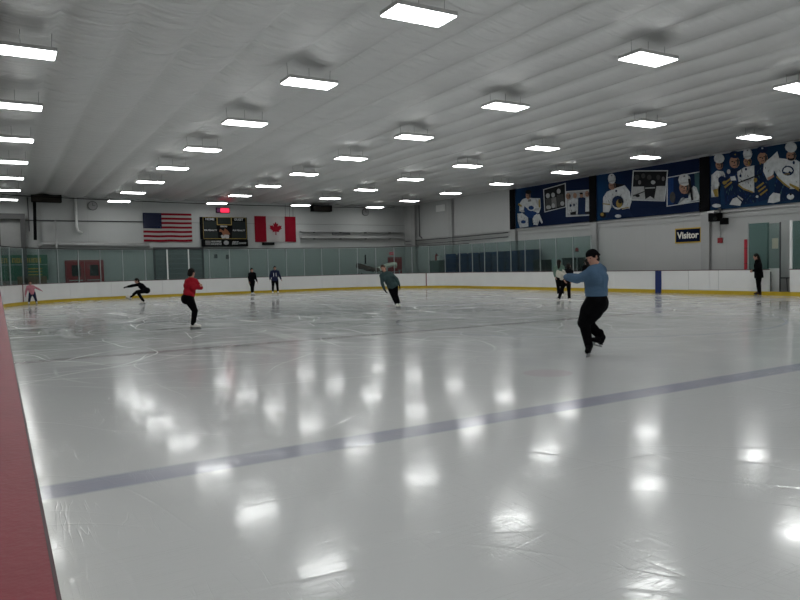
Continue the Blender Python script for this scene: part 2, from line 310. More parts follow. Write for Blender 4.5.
ART={
 'goalkeeper':[('w',[(30.48,5.14),(29.99,5.20),(29.46,5.12),(28.75,5.05),(28.71,4.52),(28.88,4.26),(29.07,4.21),(29.69,4.33),(30.22,4.66),(30.44,4.39),(30.82,4.49),(30.78,4.92)]),('b',[(30.22,4.73),(29.85,4.52),(29.27,4.33),(29.02,4.20),(29.33,3.95),(30.01,4.08),(30.27,4.52)]),('w',[(29.30,4.58),(29.35,4.48),(29.47,4.42),(29.64,4.41),(29.80,4.45),(29.93,4.53),(29.97,4.63),(29.92,4.73),(29.80,4.79),(29.63,4.80),(29.46,4.76),(29.34,4.68)]),('b',[(29.40,4.57),(29.43,4.51),(29.52,4.48),(29.64,4.47),(29.75,4.50),(29.83,4.55),(29.86,4.61),(29.83,4.67),(29.75,4.70),(29.63,4.71),(29.52,4.68),(29.43,4.63)]),('w',[(30.83,4.35),(30.39,4.35),(29.91,4.06),(29.89,3.55),(30.62,3.52),(30.78,3.91)]),('b',[(30.04,3.82),(30.07,3.77),(30.15,3.74),(30.26,3.74),(30.37,3.76),(30.45,3.80),(30.47,3.85),(30.44,3.90),(30.36,3.93),(30.25,3.94),(30.15,3.91),(30.07,3.87)]),('w',[(29.33,4.12),(29.07,4.21),(28.89,3.85),(29.05,3.56),(29.39,3.62),(29.46,3.96)]),('y',[(30.59,4.94),(30.30,4.77),(30.35,4.68),(30.65,4.84)]),('y',[(28.90,4.99),(28.79,4.98),(28.78,4.53),(28.88,4.54)]),('w',[(29.02,4.13),(28.85,4.19),(28.57,3.69),(28.67,3.62)]),('s',[(29.56,5.27),(29.58,5.16),(29.66,5.09),(29.76,5.07),(29.86,5.11),(29.93,5.20),(29.96,5.31),(29.93,5.41),(29.85,5.48),(29.75,5.50),(29.65,5.46),(29.58,5.37)]),('k',[(29.45,5.45),(29.48,5.40),(29.58,5.36),(29.71,5.36),(29.84,5.39),(29.94,5.44),(29.97,5.51),(29.94,5.56),(29.84,5.60),(29.71,5.60),(29.58,5.57),(29.48,5.51)])],
 'photoA':[('w',[(28.64,5.52),(26.90,5.67),(26.89,4.39),(28.56,4.24)]),('k',[(28.57,5.48),(26.96,5.62),(26.95,4.42),(28.50,4.29)]),('d',[(28.45,4.98),(28.05,4.98),(28.01,4.40),(28.46,4.36)]),('g',[(28.00,4.97),(27.62,5.00),(27.58,4.43),(27.97,4.43)]),('d',[(27.57,5.10),(27.09,5.11),(26.99,4.47),(27.53,4.46)]),('l',[(28.11,5.12),(28.13,5.05),(28.19,5.01),(28.27,5.00),(28.35,5.02),(28.40,5.08),(28.42,5.15),(28.40,5.22),(28.34,5.26),(28.26,5.27),(28.19,5.24),(28.13,5.19)]),('l',[(27.71,5.11),(27.73,5.05),(27.78,5.01),(27.86,5.00),(27.93,5.02),(27.98,5.08),(28.00,5.14),(27.98,5.20),(27.93,5.25),(27.85,5.25),(27.78,5.23),(27.73,5.18)]),('l',[(27.27,5.27),(27.29,5.20),(27.35,5.16),(27.42,5.15),(27.50,5.17),(27.55,5.23),(27.57,5.30),(27.55,5.36),(27.49,5.41),(27.42,5.42),(27.34,5.39),(27.29,5.34)]),('l',[(28.01,4.48),(28.04,4.43),(28.11,4.39),(28.21,4.39),(28.31,4.41),(28.38,4.45),(28.41,4.51),(28.38,4.56),(28.31,4.60),(28.21,4.60),(28.11,4.58),(28.04,4.53)]),('l',[(27.71,4.54),(27.73,4.47),(27.78,4.43),(27.85,4.42),(27.92,4.44),(27.97,4.49),(27.98,4.56),(27.96,4.63),(27.91,4.67),(27.84,4.69),(27.78,4.66),(27.73,4.61)]),('l',[(27.00,4.59),(27.02,4.53),(27.08,4.49),(27.15,4.48),(27.23,4.50),(27.28,4.55),(27.30,4.62),(27.28,4.67),(27.22,4.71),(27.15,4.72),(27.07,4.70),(27.02,4.65)]),('d',[(28.06,4.88),(28.08,4.84),(28.13,4.81),(28.20,4.81),(28.27,4.83),(28.32,4.86),(28.34,4.90),(28.32,4.94),(28.27,4.97),(28.20,4.97),(28.13,4.95),(28.08,4.92)])],
 'photoB':[('w',[(26.89,5.23),(25.06,5.12),(25.08,3.80),(26.91,3.87)]),('l',[(26.82,5.17),(25.12,5.08),(25.14,3.84),(26.84,3.92)]),('w',[(26.75,4.68),(26.36,4.81),(26.01,4.71),(26.02,3.97),(26.56,3.96),(26.79,4.09)]),('w',[(25.44,4.72),(25.14,4.75),(25.15,3.90),(25.45,3.89)]),('n',[(25.93,4.77),(25.68,4.81),(25.41,4.72),(25.45,3.89),(25.97,3.91)]),('k',[(26.51,4.07),(26.10,4.10),(26.09,3.92),(26.49,3.94)]),('k',[(25.45,4.02),(25.15,4.02),(25.15,3.88),(25.44,3.88)]),('s',[(26.45,4.92),(26.48,4.83),(26.54,4.78),(26.64,4.76),(26.73,4.80),(26.79,4.87),(26.82,4.95),(26.79,5.04),(26.72,5.09),(26.63,5.11),(26.54,5.07),(26.47,5.00)]),('s',[(26.00,4.90),(26.02,4.83),(26.07,4.79),(26.14,4.77),(26.21,4.80),(26.25,4.86),(26.27,4.93),(26.25,5.00),(26.20,5.05),(26.13,5.06),(26.07,5.03),(26.02,4.98)]),('s',[(25.56,4.87),(25.57,4.81),(25.62,4.77),(25.68,4.76),(25.74,4.78),(25.78,4.83),(25.80,4.90),(25.78,4.96),(25.74,5.00),(25.68,5.01),(25.61,4.99),(25.57,4.94)]),('s',[(25.14,4.90),(25.16,4.82),(25.21,4.77),(25.28,4.76),(25.35,4.79),(25.40,4.85),(25.42,4.93),(25.40,5.00),(25.35,5.05),(25.28,5.07),(25.21,5.04),(25.16,4.98)]),('k',[(25.55,4.97),(25.57,4.94),(25.62,4.93),(25.68,4.93),(25.74,4.94),(25.78,4.97),(25.80,4.99),(25.78,5.02),(25.74,5.03),(25.68,5.03),(25.61,5.02),(25.57,4.99)]),('n',[(26.37,4.42),(26.38,4.38),(26.41,4.35),(26.44,4.35),(26.48,4.36),(26.50,4.39),(26.51,4.43),(26.50,4.47),(26.48,4.50),(26.44,4.50),(26.40,4.49),(26.38,4.46)]),('n',[(26.13,4.43),(26.13,4.39),(26.16,4.36),(26.19,4.36),(26.22,4.37),(26.24,4.40),(26.25,4.44),(26.24,4.48),(26.22,4.51),(26.19,4.51),(26.16,4.50),(26.13,4.47)])],
 'captain':[('k',[(23.98,5.03),(23.79,5.29),(23.30,5.20),(22.90,5.12),(23.08,4.93),(23.61,4.92)]),('w',[(24.07,4.90),(23.43,5.03),(22.94,5.09),(22.64,4.75),(22.54,4.26),(22.68,3.92),(23.09,3.91),(23.35,4.27),(23.71,4.55),(23.79,4.10),(23.95,3.88),(24.32,3.91),(24.31,4.64)]),('n',[(23.81,3.96),(23.09,3.93),(22.68,3.96),(22.44,3.56),(24.09,3.58)]),('w',[(22.93,4.26),(22.99,4.10),(23.14,3.98),(23.35,3.95),(23.56,4.02),(23.72,4.16),(23.77,4.34),(23.72,4.51),(23.56,4.62),(23.35,4.65),(23.14,4.58),(22.99,4.44)]),('n',[(22.98,4.30),(23.03,4.16),(23.16,4.07),(23.33,4.04),(23.51,4.10),(23.65,4.22),(23.69,4.37),(23.64,4.51),(23.51,4.61),(23.33,4.63),(23.15,4.57),(23.02,4.45)]),('y',[(23.05,4.23),(23.08,4.12),(23.15,4.05),(23.25,4.03),(23.34,4.07),(23.41,4.15),(23.44,4.26),(23.41,4.36),(23.34,4.43),(23.24,4.45),(23.14,4.41),(23.07,4.33)]),('k',[(23.03,4.34),(23.05,4.28),(23.10,4.24),(23.17,4.23),(23.24,4.25),(23.30,4.30),(23.31,4.37),(23.29,4.43),(23.24,4.47),(23.17,4.48),(23.10,4.46),(23.05,4.41)]),('w',[(23.12,3.62),(23.14,3.58),(23.22,3.56),(23.31,3.55),(23.41,3.57),(23.48,3.61),(23.51,3.65),(23.48,3.69),(23.41,3.72),(23.31,3.72),(23.21,3.70),(23.14,3.66)]),('y',[(24.28,4.35),(23.80,4.27),(23.80,4.22),(24.29,4.30)]),('y',[(23.09,4.00),(22.65,4.03),(22.65,3.98),(23.09,3.95)]),('k',[(24.05,3.75),(24.08,3.68),(24.16,3.63),(24.27,3.62),(24.39,3.65),(24.47,3.71),(24.50,3.78),(24.47,3.85),(24.38,3.90),(24.27,3.91),(24.16,3.88),(24.08,3.82)]),('y',[(24.21,3.79),(24.22,3.75),(24.26,3.72),(24.32,3.71),(24.38,3.73),(24.42,3.76),(24.43,3.81),(24.42,3.85),(24.37,3.88),(24.32,3.88),(24.26,3.87),(24.22,3.83)]),('s',[(23.44,5.13),(23.47,5.03),(23.55,4.96),(23.66,4.94),(23.77,4.98),(23.85,5.07),(23.88,5.18),(23.85,5.28),(23.76,5.35),(23.65,5.36),(23.55,5.32),(23.47,5.24)]),('w',[(23.38,5.45),(23.42,5.33),(23.52,5.25),(23.66,5.24),(23.81,5.29),(23.91,5.39),(23.95,5.52),(23.91,5.65),(23.80,5.73),(23.66,5.74),(23.52,5.69),(23.42,5.58)]),('n',[(23.33,4.86),(23.34,4.83),(23.36,4.81),(23.39,4.81),(23.42,4.82),(23.44,4.84),(23.45,4.87),(23.44,4.90),(23.42,4.92),(23.39,4.92),(23.36,4.91),(23.33,4.89)])],
 'photoC':[('w',[(22.45,5.73),(20.47,5.48),(20.65,4.10),(22.58,4.33)]),('k',[(22.39,5.68),(20.53,5.44),(20.70,4.14),(22.51,4.37)]),('l',[(22.50,4.97),(20.60,4.79),(20.69,4.15),(22.52,4.37)]),('d',[(22.06,5.36),(22.08,5.30),(22.14,5.25),(22.21,5.24),(22.29,5.27),(22.34,5.33),(22.36,5.40),(22.34,5.46),(22.29,5.50),(22.21,5.51),(22.14,5.49),(22.08,5.43)]),('d',[(21.72,5.38),(21.74,5.33),(21.78,5.29),(21.84,5.28),(21.90,5.30),(21.94,5.35),(21.95,5.41),(21.94,5.47),(21.89,5.51),(21.84,5.52),(21.78,5.50),(21.74,5.45)]),('d',[(20.88,5.21),(20.90,5.16),(20.94,5.12),(20.99,5.11),(21.05,5.13),(21.09,5.18),(21.10,5.24),(21.09,5.30),(21.05,5.34),(20.99,5.34),(20.94,5.32),(20.90,5.27)]),('g',[(20.64,5.12),(20.65,5.07),(20.68,5.03),(20.72,5.02),(20.76,5.04),(20.79,5.08),(20.80,5.14),(20.79,5.19),(20.76,5.22),(20.72,5.23),(20.68,5.21),(20.65,5.17)]),('g',[(21.96,5.11),(21.97,5.06),(22.01,5.02),(22.05,5.02),(22.09,5.03),(22.12,5.08),(22.13,5.13),(22.12,5.19),(22.09,5.22),(22.05,5.23),(22.00,5.21),(21.97,5.17)]),('k',[(21.80,5.03),(21.47,5.19),(21.07,4.91),(21.15,4.69),(21.22,4.27),(21.44,4.42),(21.72,4.30),(21.72,4.72)]),('l',[(21.73,4.84),(21.17,4.80),(21.17,4.75),(21.73,4.79)]),('d',[(21.36,5.27),(21.37,5.21),(21.42,5.18),(21.49,5.17),(21.55,5.19),(21.60,5.24),(21.62,5.30),(21.60,5.36),(21.55,5.40),(21.49,5.41),(21.42,5.38),(21.37,5.33)]),('l',[(21.14,5.02),(21.16,4.97),(21.21,4.94),(21.27,4.94),(21.34,4.96),(21.38,5.00),(21.40,5.05),(21.38,5.09),(21.33,5.12),(21.27,5.12),(21.21,5.10),(21.16,5.06)]),('d',[(22.43,4.56),(21.76,4.69),(21.76,4.64),(22.41,4.49)]),('k',[(22.03,4.50),(22.04,4.46),(22.09,4.44),(22.16,4.44),(22.23,4.46),(22.28,4.49),(22.30,4.52),(22.28,4.55),(22.23,4.57),(22.16,4.58),(22.09,4.56),(22.04,4.53)])],
 'photoD':[('w',[(20.55,5.17),(18.72,5.22),(18.71,3.93),(20.56,3.85)]),('n',[(20.49,5.13),(18.77,5.18),(18.76,3.97),(20.50,3.89)]),('b',[(20.49,5.11),(20.18,5.13),(20.19,3.91),(20.49,3.91)]),('t',[(19.12,5.15),(18.77,5.16),(18.76,4.00),(19.06,3.96)]),('w',[(19.96,3.90),(19.78,4.16),(19.41,4.22),(19.16,4.63),(19.02,4.55),(18.81,4.00)]),('n',[(19.70,4.37),(19.38,4.28),(19.41,4.12),(19.59,4.14)]),('s',[(19.35,4.57),(19.38,4.44),(19.47,4.34),(19.60,4.32),(19.73,4.37),(19.82,4.48),(19.86,4.63),(19.82,4.77),(19.73,4.86),(19.60,4.88),(19.47,4.83),(19.38,4.72)]),('w',[(19.22,4.89),(19.26,4.77),(19.40,4.69),(19.58,4.67),(19.76,4.73),(19.90,4.84),(19.94,4.98),(19.89,5.11),(19.76,5.19),(19.58,5.20),(19.39,5.14),(19.26,5.03)]),('k',[(19.40,4.96),(19.28,4.95),(19.13,4.00),(19.23,4.00)]),('d',[(20.04,4.22),(20.06,4.09),(20.11,4.00),(20.19,3.98),(20.26,4.02),(20.32,4.12),(20.34,4.25),(20.32,4.37),(20.26,4.46),(20.19,4.49),(20.11,4.44),(20.06,4.35)])],
 'third_player_white':[('w',[(18.31,4.98),(18.06,5.14),(17.76,5.07),(17.58,4.77),(17.67,4.56),(17.85,4.67),(18.00,4.44),(17.97,4.03),(18.32,4.04)]),('n',[(17.62,4.70),(17.64,4.62),(17.70,4.56),(17.79,4.55),(17.87,4.58),(17.94,4.65),(17.96,4.74),(17.94,4.82),(17.87,4.87),(17.79,4.88),(17.70,4.85),(17.64,4.78)]),('y',[(17.57,4.58),(17.58,4.54),(17.62,4.52),(17.67,4.51),(17.72,4.53),(17.75,4.56),(17.77,4.60),(17.75,4.64),(17.72,4.66),(17.67,4.67),(17.62,4.65),(17.58,4.62)]),('y',[(18.22,4.35),(17.97,4.38),(17.97,4.04),(18.11,4.06)]),('n',[(18.32,4.05),(17.91,4.04),(17.85,3.73),(18.32,3.68)]),('w',[(17.83,3.65),(17.85,3.61),(17.93,3.59),(18.04,3.59),(18.14,3.61),(18.22,3.65),(18.25,3.69),(18.22,3.72),(18.14,3.75),(18.04,3.75),(17.93,3.73),(17.85,3.69)]),('s',[(17.73,5.33),(17.75,5.23),(17.81,5.17),(17.90,5.16),(17.98,5.19),(18.05,5.28),(18.07,5.38),(18.05,5.48),(17.98,5.54),(17.90,5.55),(17.81,5.51),(17.75,5.43)]),('w',[(17.66,5.58),(17.69,5.48),(17.78,5.42),(17.90,5.42),(18.02,5.46),(18.11,5.55),(18.14,5.65),(18.11,5.75),(18.02,5.81),(17.90,5.81),(17.78,5.77),(17.69,5.68)])],
 'cap_player_navy':[('n',[(17.67,5.00),(17.37,5.13),(17.01,5.08),(17.05,4.60),(17.19,4.34),(17.16,4.07),(17.43,3.74),(17.67,3.65),(17.73,4.40)]),('l',[(17.39,5.01),(17.40,4.96),(17.43,4.93),(17.47,4.92),(17.51,4.94),(17.54,4.98),(17.55,5.03),(17.54,5.08),(17.51,5.11),(17.47,5.12),(17.43,5.10),(17.40,5.06)]),('w',[(17.40,4.80),(17.19,4.81),(17.13,4.62),(17.37,4.64)]),('y',[(17.73,4.57),(17.40,4.75),(17.37,4.69),(17.68,4.50)]),('y',[(17.67,4.43),(17.34,4.61),(17.31,4.55),(17.62,4.35)]),('w',[(17.43,3.66),(17.28,3.89),(17.10,3.93),(16.90,3.72),(16.96,3.57)]),('s',[(16.98,5.33),(17.01,5.21),(17.09,5.13),(17.20,5.12),(17.32,5.17),(17.40,5.27),(17.43,5.40),(17.40,5.52),(17.32,5.60),(17.20,5.61),(17.09,5.56),(17.01,5.46)]),('n',[(16.94,5.63),(16.97,5.56),(17.06,5.52),(17.18,5.52),(17.30,5.56),(17.40,5.63),(17.43,5.71),(17.40,5.78),(17.30,5.82),(17.18,5.82),(17.06,5.78),(16.97,5.71)]),('y',[(17.13,5.67),(17.13,5.65),(17.15,5.64),(17.16,5.64),(17.18,5.65),(17.19,5.66),(17.20,5.68),(17.19,5.69),(17.18,5.70),(17.16,5.71),(17.15,5.70),(17.13,5.68)])],
 'middle_player_white':[('n',[(17.16,4.29),(16.79,4.22),(16.36,4.09),(16.31,3.64),(17.02,3.61),(17.28,3.97)]),('w',[(17.10,4.96),(16.79,5.10),(16.37,5.12),(16.38,4.78),(16.39,4.41),(16.36,4.04),(16.79,4.23),(17.02,4.43)]),('y',[(17.01,4.46),(16.79,4.27),(16.38,4.08),(16.38,4.03),(16.79,4.20),(17.02,4.39)]),('k',[(17.01,4.53),(16.01,4.76),(16.00,4.72),(16.99,4.48)]),('n',[(16.87,4.76),(16.87,4.73),(16.89,4.71),(16.91,4.71),(16.94,4.72),(16.95,4.74),(16.96,4.78),(16.95,4.81),(16.94,4.83),(16.91,4.84),(16.89,4.82),(16.87,4.80)]),('n',[(16.63,5.00),(16.63,4.98),(16.65,4.96),(16.67,4.95),(16.70,4.96),(16.71,4.99),(16.72,5.01),(16.71,5.04),(16.70,5.06),(16.67,5.06),(16.65,5.05),(16.63,5.03)]),('l',[(17.02,4.00),(16.79,3.82),(16.82,3.76),(17.03,3.94)]),('s',[(16.44,5.28),(16.46,5.18),(16.52,5.11),(16.61,5.10),(16.69,5.14),(16.75,5.22),(16.78,5.33),(16.75,5.42),(16.69,5.49),(16.61,5.50),(16.52,5.46),(16.46,5.38)]),('w',[(16.37,5.57),(16.40,5.47),(16.48,5.40),(16.60,5.38),(16.71,5.43),(16.79,5.53),(16.82,5.64),(16.79,5.75),(16.71,5.82),(16.60,5.83),(16.48,5.78),(16.40,5.69)]),('y',[(16.50,5.22),(16.50,5.19),(16.52,5.16),(16.53,5.15),(16.55,5.17),(16.56,5.19),(16.57,5.23),(16.56,5.27),(16.55,5.29),(16.53,5.30),(16.52,5.29),(16.50,5.26)])],
 'second_cap_player_navy':[('n',[(16.36,5.10),(16.12,5.17),(15.98,4.89),(15.84,4.45),(15.76,3.98),(15.84,3.72),(16.22,3.66),(16.34,4.20),(16.45,4.69)]),('y',[(16.24,4.53),(16.25,4.49),(16.28,4.46),(16.32,4.45),(16.36,4.47),(16.39,4.50),(16.40,4.55),(16.39,4.59),(16.36,4.62),(16.32,4.62),(16.28,4.61),(16.25,4.57)]),('y',[(16.07,5.27),(16.08,5.19),(16.09,5.13),(16.12,5.12),(16.14,5.14),(16.15,5.20),(16.16,5.28),(16.16,5.36),(16.14,5.41),(16.12,5.43),(16.10,5.41),(16.08,5.35)]),('y',[(16.29,4.24),(15.99,4.42),(15.96,4.36),(16.25,4.18)]),('y',[(16.21,4.10),(15.91,4.27),(15.89,4.22),(16.17,4.03)]),('y',[(16.14,3.95),(15.84,4.13),(15.81,4.08),(16.09,3.89)]),('w',[(16.19,3.86),(16.19,3.84),(16.21,3.82),(16.24,3.82),(16.27,3.83),(16.29,3.85),(16.30,3.87),(16.29,3.90),(16.27,3.92),(16.24,3.92),(16.21,3.91),(16.19,3.89)]),('s',[(15.81,5.33),(15.84,5.23),(15.92,5.16),(16.02,5.14),(16.12,5.19),(16.20,5.28),(16.23,5.39),(16.20,5.50),(16.12,5.57),(16.02,5.58),(15.92,5.54),(15.84,5.45)]),('n',[(15.79,5.65),(15.82,5.59),(15.91,5.55),(16.02,5.55),(16.13,5.59),(16.22,5.65),(16.25,5.72),(16.22,5.79),(16.13,5.82),(16.02,5.82),(15.91,5.78),(15.82,5.72)]),('w',[(15.98,5.73),(15.99,5.72),(16.00,5.71),(16.02,5.71),(16.04,5.71),(16.05,5.73),(16.06,5.74),(16.05,5.76),(16.04,5.77),(16.02,5.77),(16.00,5.76),(15.99,5.75)])],
 'bearded_player_white':[('n',[(15.47,4.56),(15.16,4.27),(14.90,4.03),(14.59,3.95),(14.59,3.60),(15.16,3.60),(15.57,3.59),(15.58,4.32)]),('w',[(15.98,5.17),(15.69,5.34),(15.45,5.53),(15.37,5.26),(15.06,5.18),(14.70,5.09),(14.59,5.00),(14.59,4.00),(14.95,4.03),(15.21,4.26),(15.45,4.61),(15.58,4.83),(15.50,5.00),(15.58,4.83),(15.60,4.68),(15.84,4.48),(16.01,4.84)]),('y',[(15.45,4.59),(15.16,4.29),(14.93,4.09),(14.93,4.03),(15.21,4.25),(15.47,4.54)]),('s',[(15.84,4.56),(15.58,4.65),(15.55,4.57),(15.79,4.45)]),('n',[(14.78,4.70),(14.81,4.61),(14.90,4.55),(15.02,4.54),(15.13,4.58),(15.22,4.66),(15.25,4.76),(15.22,4.85),(15.13,4.91),(15.02,4.92),(14.90,4.88),(14.81,4.80)]),('w',[(15.20,4.73),(15.16,4.84),(15.03,4.88),(14.90,4.82),(14.83,4.71),(14.88,4.65),(14.96,4.72),(15.01,4.65),(15.11,4.68)]),('y',[(15.18,4.63),(14.95,4.62),(14.94,4.59),(15.17,4.60)]),('y',[(14.95,4.25),(14.59,4.05),(14.59,3.90),(14.95,4.17)]),('w',[(15.80,3.59),(15.73,3.82),(15.58,3.96),(15.31,3.88),(15.32,3.60),(15.57,3.55)]),('w',[(14.77,3.72),(14.79,3.67),(14.84,3.63),(14.91,3.62),(14.98,3.65),(15.03,3.69),(15.05,3.75),(15.03,3.80),(14.98,3.84),(14.91,3.85),(14.84,3.82),(14.79,3.78)]),('k',[(14.85,3.82),(14.86,3.80),(14.88,3.79),(14.90,3.78),(14.93,3.79),(14.94,3.81),(14.95,3.83),(14.94,3.85),(14.93,3.86),(14.90,3.87),(14.88,3.86),(14.86,3.84)]),('n',[(14.74,5.00),(14.75,4.96),(14.76,4.94),(14.78,4.93),(14.81,4.95),(14.82,4.97),(14.83,5.01),(14.82,5.04),(14.81,5.07),(14.78,5.07),(14.76,5.06),(14.75,5.03)]),('s',[(14.69,5.24),(14.72,5.15),(14.78,5.09),(14.88,5.08),(14.98,5.12),(15.05,5.20),(15.07,5.30),(15.05,5.39),(14.98,5.45),(14.88,5.46),(14.79,5.42),(14.72,5.34)]),('k',[(14.75,5.15),(14.77,5.11),(14.82,5.09),(14.88,5.09),(14.95,5.11),(15.00,5.14),(15.01,5.19),(15.00,5.23),(14.95,5.25),(14.88,5.25),(14.82,5.23),(14.77,5.19)]),('s',[(14.77,5.21),(14.79,5.18),(14.83,5.17),(14.88,5.17),(14.94,5.18),(14.98,5.21),(14.99,5.25),(14.98,5.27),(14.94,5.29),(14.88,5.29),(14.83,5.27),(14.79,5.24)]),('w',[(14.66,5.56),(14.69,5.46),(14.77,5.40),(14.88,5.39),(14.99,5.44),(15.08,5.53),(15.11,5.63),(15.08,5.73),(14.99,5.79),(14.88,5.80),(14.77,5.75),(14.69,5.66)])],
}
EXPO = -0.82
# ------------------------------------------------------------------ the setting
XL, XR, YNW, YFW = -3.0, 26.3, -19.0, 43.8
M['ice'] = ice_material()
M['ceil'] = ceiling_material()
M['wall_far'] = wall_material('wall_far_panels', (WALLC*.98, WALLC, WALLC*.99), 0, (4.5,), 3.1)
M['wall_side'] = wall_material('wall_side_panels', (WALLC*1.04, WALLC*1.05, WALLC*1.04), 1, (6.2,), 2.08)
def structure(name, bm, m, parent=None, smooth=False): return tag(obj(name, bm, m, parent, smooth), kind='structure')

def rink_path(r_in=0., step=9):
    """closed rink outline as (point, outward normal), counter-clockwise from the near left"""
    pts = []
    for cx, cy, a0 in ((RW-RAD, YN+RAD, -90), (RW-RAD, YE-RAD, 0), (RAD, YE-RAD, 90), (RAD, YN+RAD, 180)):
        for k in range(step+1):
            a = math.radians(a0 + 90*k/step); n = (math.cos(a), math.sin(a))
            pts.append(((cx+n[0]*RAD, cy+n[1]*RAD), n))
    return pts
PATH = rink_path(step=14)
bm = bmesh.new()
vs = [bm.verts.new((p[0]+n[0]*.02, p[1]+n[1]*.02, 0)) for p, n in PATH]; vb = [bm.verts.new((v.co.x, v.co.y, -.04)) for v in vs]
bm.faces.new(vs); bm.faces.new(vb[::-1])
for i in range(len(vs)): j = (i+1) % len(vs); bm.faces.new((vs[i], vb[i], vb[j], vs[j]))
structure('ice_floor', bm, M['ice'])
# walkway slab around the rink, a little above the ice
bm = bmesh.new(); rin = []; rout = []
for p, n in PATH:
    a = (p[0]+n[0]*.14, p[1]+n[1]*.14)
    t = min([ ((XR-a[0])/n[0]) if n[0] > 1e-6 else 1e9, ((XL-a[0])/n[0]) if n[0] < -1e-6 else 1e9, ((YFW-a[1])/n[1]) if n[1] > 1e-6 else 1e9, ((YNW-a[1])/n[1]) if n[1] < -1e-6 else 1e9])
    rin.append(bm.verts.new((*a, .12))); rout.append(bm.verts.new((a[0]+n[0]*t, a[1]+n[1]*t, .12)))
L_ = len(rin)
for i in range(L_):
    j = (i+1) % L_; o1, o2 = rout[i], rout[j]
    if (o1.co.x-o2.co.x) and (o1.co.y-o2.co.y) and abs(o1.co.x-o2.co.x) > .01 and abs(o1.co.y-o2.co.y) > .01:
        cx = XR if max(o1.co.x, o2.co.x) > 20 else XL; cy = YFW if max(o1.co.y, o2.co.y) > 20 else YNW
        c = bm.verts.new((cx, cy, .12)); bm.faces.new((rin[i], rin[j], o2, c, o1))
    else: bm.faces.new((rin[i], rin[j], o2, o1))
structure('floor', bm, M['concrete'])
structure('wall_far', BX(XL-.2, XR+.2, YFW, YFW+.2, 0, 6.3), M['wall_far'])
structure('wall_right', BX(XR, XR+.2, YNW, YFW, 0, 6.3), M['wall_side'])
structure('wall_left', BX(XL-.2, XL, YNW, YFW, 0, 6.3), M['wall_side'])
structure('wall_near', BX(XL-.2, XR+.2, YNW-.2, YNW, 0, 6.3), M['wall_far'])
def ceil_z(x): return 5.97
bm = bmesh.new(); PIT = 1.15; x = 10.31 - PIT*12; xs = []
while x < XR:
    for k in range(8): xs.append((x+PIT*k/8, k/8, int(round((x-10.31)/PIT))))
    x += PIT
xs = [q for q in xs if XL-.05 < q[0] < XR+.05]; xs = [(XL-.05, 0, -12)] + xs + [(XR+.05, 0, 15)]
rnd = random.Random(3); ny = 42
sag = {}
for k in range(-13, 17): sag[k] = [rnd.uniform(.09, .17) for _ in range(ny+1)]
rows = []
for j in range(ny+1):
    y = YNW-.05 + (YFW-YNW+.1)*j/ny
    rows.append([bm.verts.new((X, y, ceil_z(X) - sag[k][j]*(math.sin(PI*min(1, f*.92+.04))**.65) + .035*(1-f) )) for X, f, k in xs])
for a, b in zip(rows, rows[1:]):
    for i in range(len(xs)-1): bm.faces.new((a[i], b[i], b[i+1], a[i+1]))
ceil = structure('ceiling', bm, M['ceil'], smooth=False)
for p in ceil.data.polygons: p.use_smooth = True
# edge trim where the ceiling fabric meets the walls
structure('trim_1', BX(XR-.06, XR, YNW, YFW, 5.87, 5.96), M['steel'])
structure('trim_2', BX(XL, XR, YFW-.06, YFW, 5.84, 5.96), M['steel'])
# horizontal girts and a ledge on the right wall
structure('trim_3', BX(XR-.10, XR, YNW, YFW, 3.36, 3.44), M['steel'])
structure('trim_4', BX(XR-.05, XR, YNW, YFW, 3.12, 3.18), M['steel'])
for i, y in enumerate((37.62, 31.2, 24.93, 18.58, 12.3, 6.05)):
    bm = bmesh.new(); box(bm, XR-.16, XR-.13, y-.20, y+.20, .1, 5.92); box(bm, XR-.13, XR, y-.04, y+.04, .1, 5.92); box(bm, XR-.03, XR, y-.20, y+.20, .1, 5.92)
    structure('trim_%d' % (5+i), bm, M['steel'])
bm = bmesh.new(); box(bm, XR-.30, XR-.27, 41.9, 42.4, .1, 5.92); box(bm, XR-.27, XR, 42.1, 42.2, .1, 5.92)
structure('trim_11', bm, M['steel'])
# doors in the far wall
def door_leaf(parent, x0, x1, z1, name='door_leaf', window=True):
    y = YFW-.07
    d = obj(name, BX(x0, x1, y, y+.05, .12, z1), M['red'], parent)
    if window: obj('door_window', BX(x0+(x1-x0)*.28, x1-(x1-x0)*.22, y-.012, y, z1-.85, z1-.2), M['dark_box'] , d)
    obj('push_bar', BX(x0+.1, x1-.1, y-.06, y-.01, 1.05, 1.1), M['steel'], d)
    return d
r = tag(thing('door_1', None, None, (0, 0, 0)), kind='structure')
door_leaf(r, 3.42, 4.36, 2.16); door_leaf(r, 4.38, 5.32, 2.16)
obj('door_frame', (lambda b: (box(b, 3.34, 3.41, YFW-.09, YFW, .12, 2.24), box(b, 5.33, 5.40, YFW-.09, YFW, .12, 2.24), box(b, 3.34, 5.40, YFW-.09, YFW, 2.17, 2.24), b)[-1])(bmesh.new()), M['red'], r)
r = tag(thing('door_2', None, None, (0, 0, 0)), kind='structure')
d = door_leaf(r, 24.84, 25.88, 2.08, window=False)
obj('door_window', BX(25.22, 25.5, YFW-.085, YFW-.07, 1.35, 1.7), M['cream'], d)
obj('door_frame', (lambda b: (box(b, 24.78, 24.84, YFW-.09, YFW, .12, 2.15), box(b, 25.88, 25.94, YFW-.09, YFW, .12, 2.15), box(b, 24.78, 25.94, YFW-.09, YFW, 2.09, 2.15), b)[-1])(bmesh.new()), M['red'], r)
r = tag(thing('door_3', None, None, (0, 0, 0)), kind='structure')
bm = bmesh.new()
for k in range(9): box(bm, 8.35, 11.2, YFW-.05, YFW-.01, .12+k*.305, .12+k*.305+.295)
obj('overhead_door', bm, mat('overhead_door_grey', (.15, .165, .17), .5, var=.1), r)
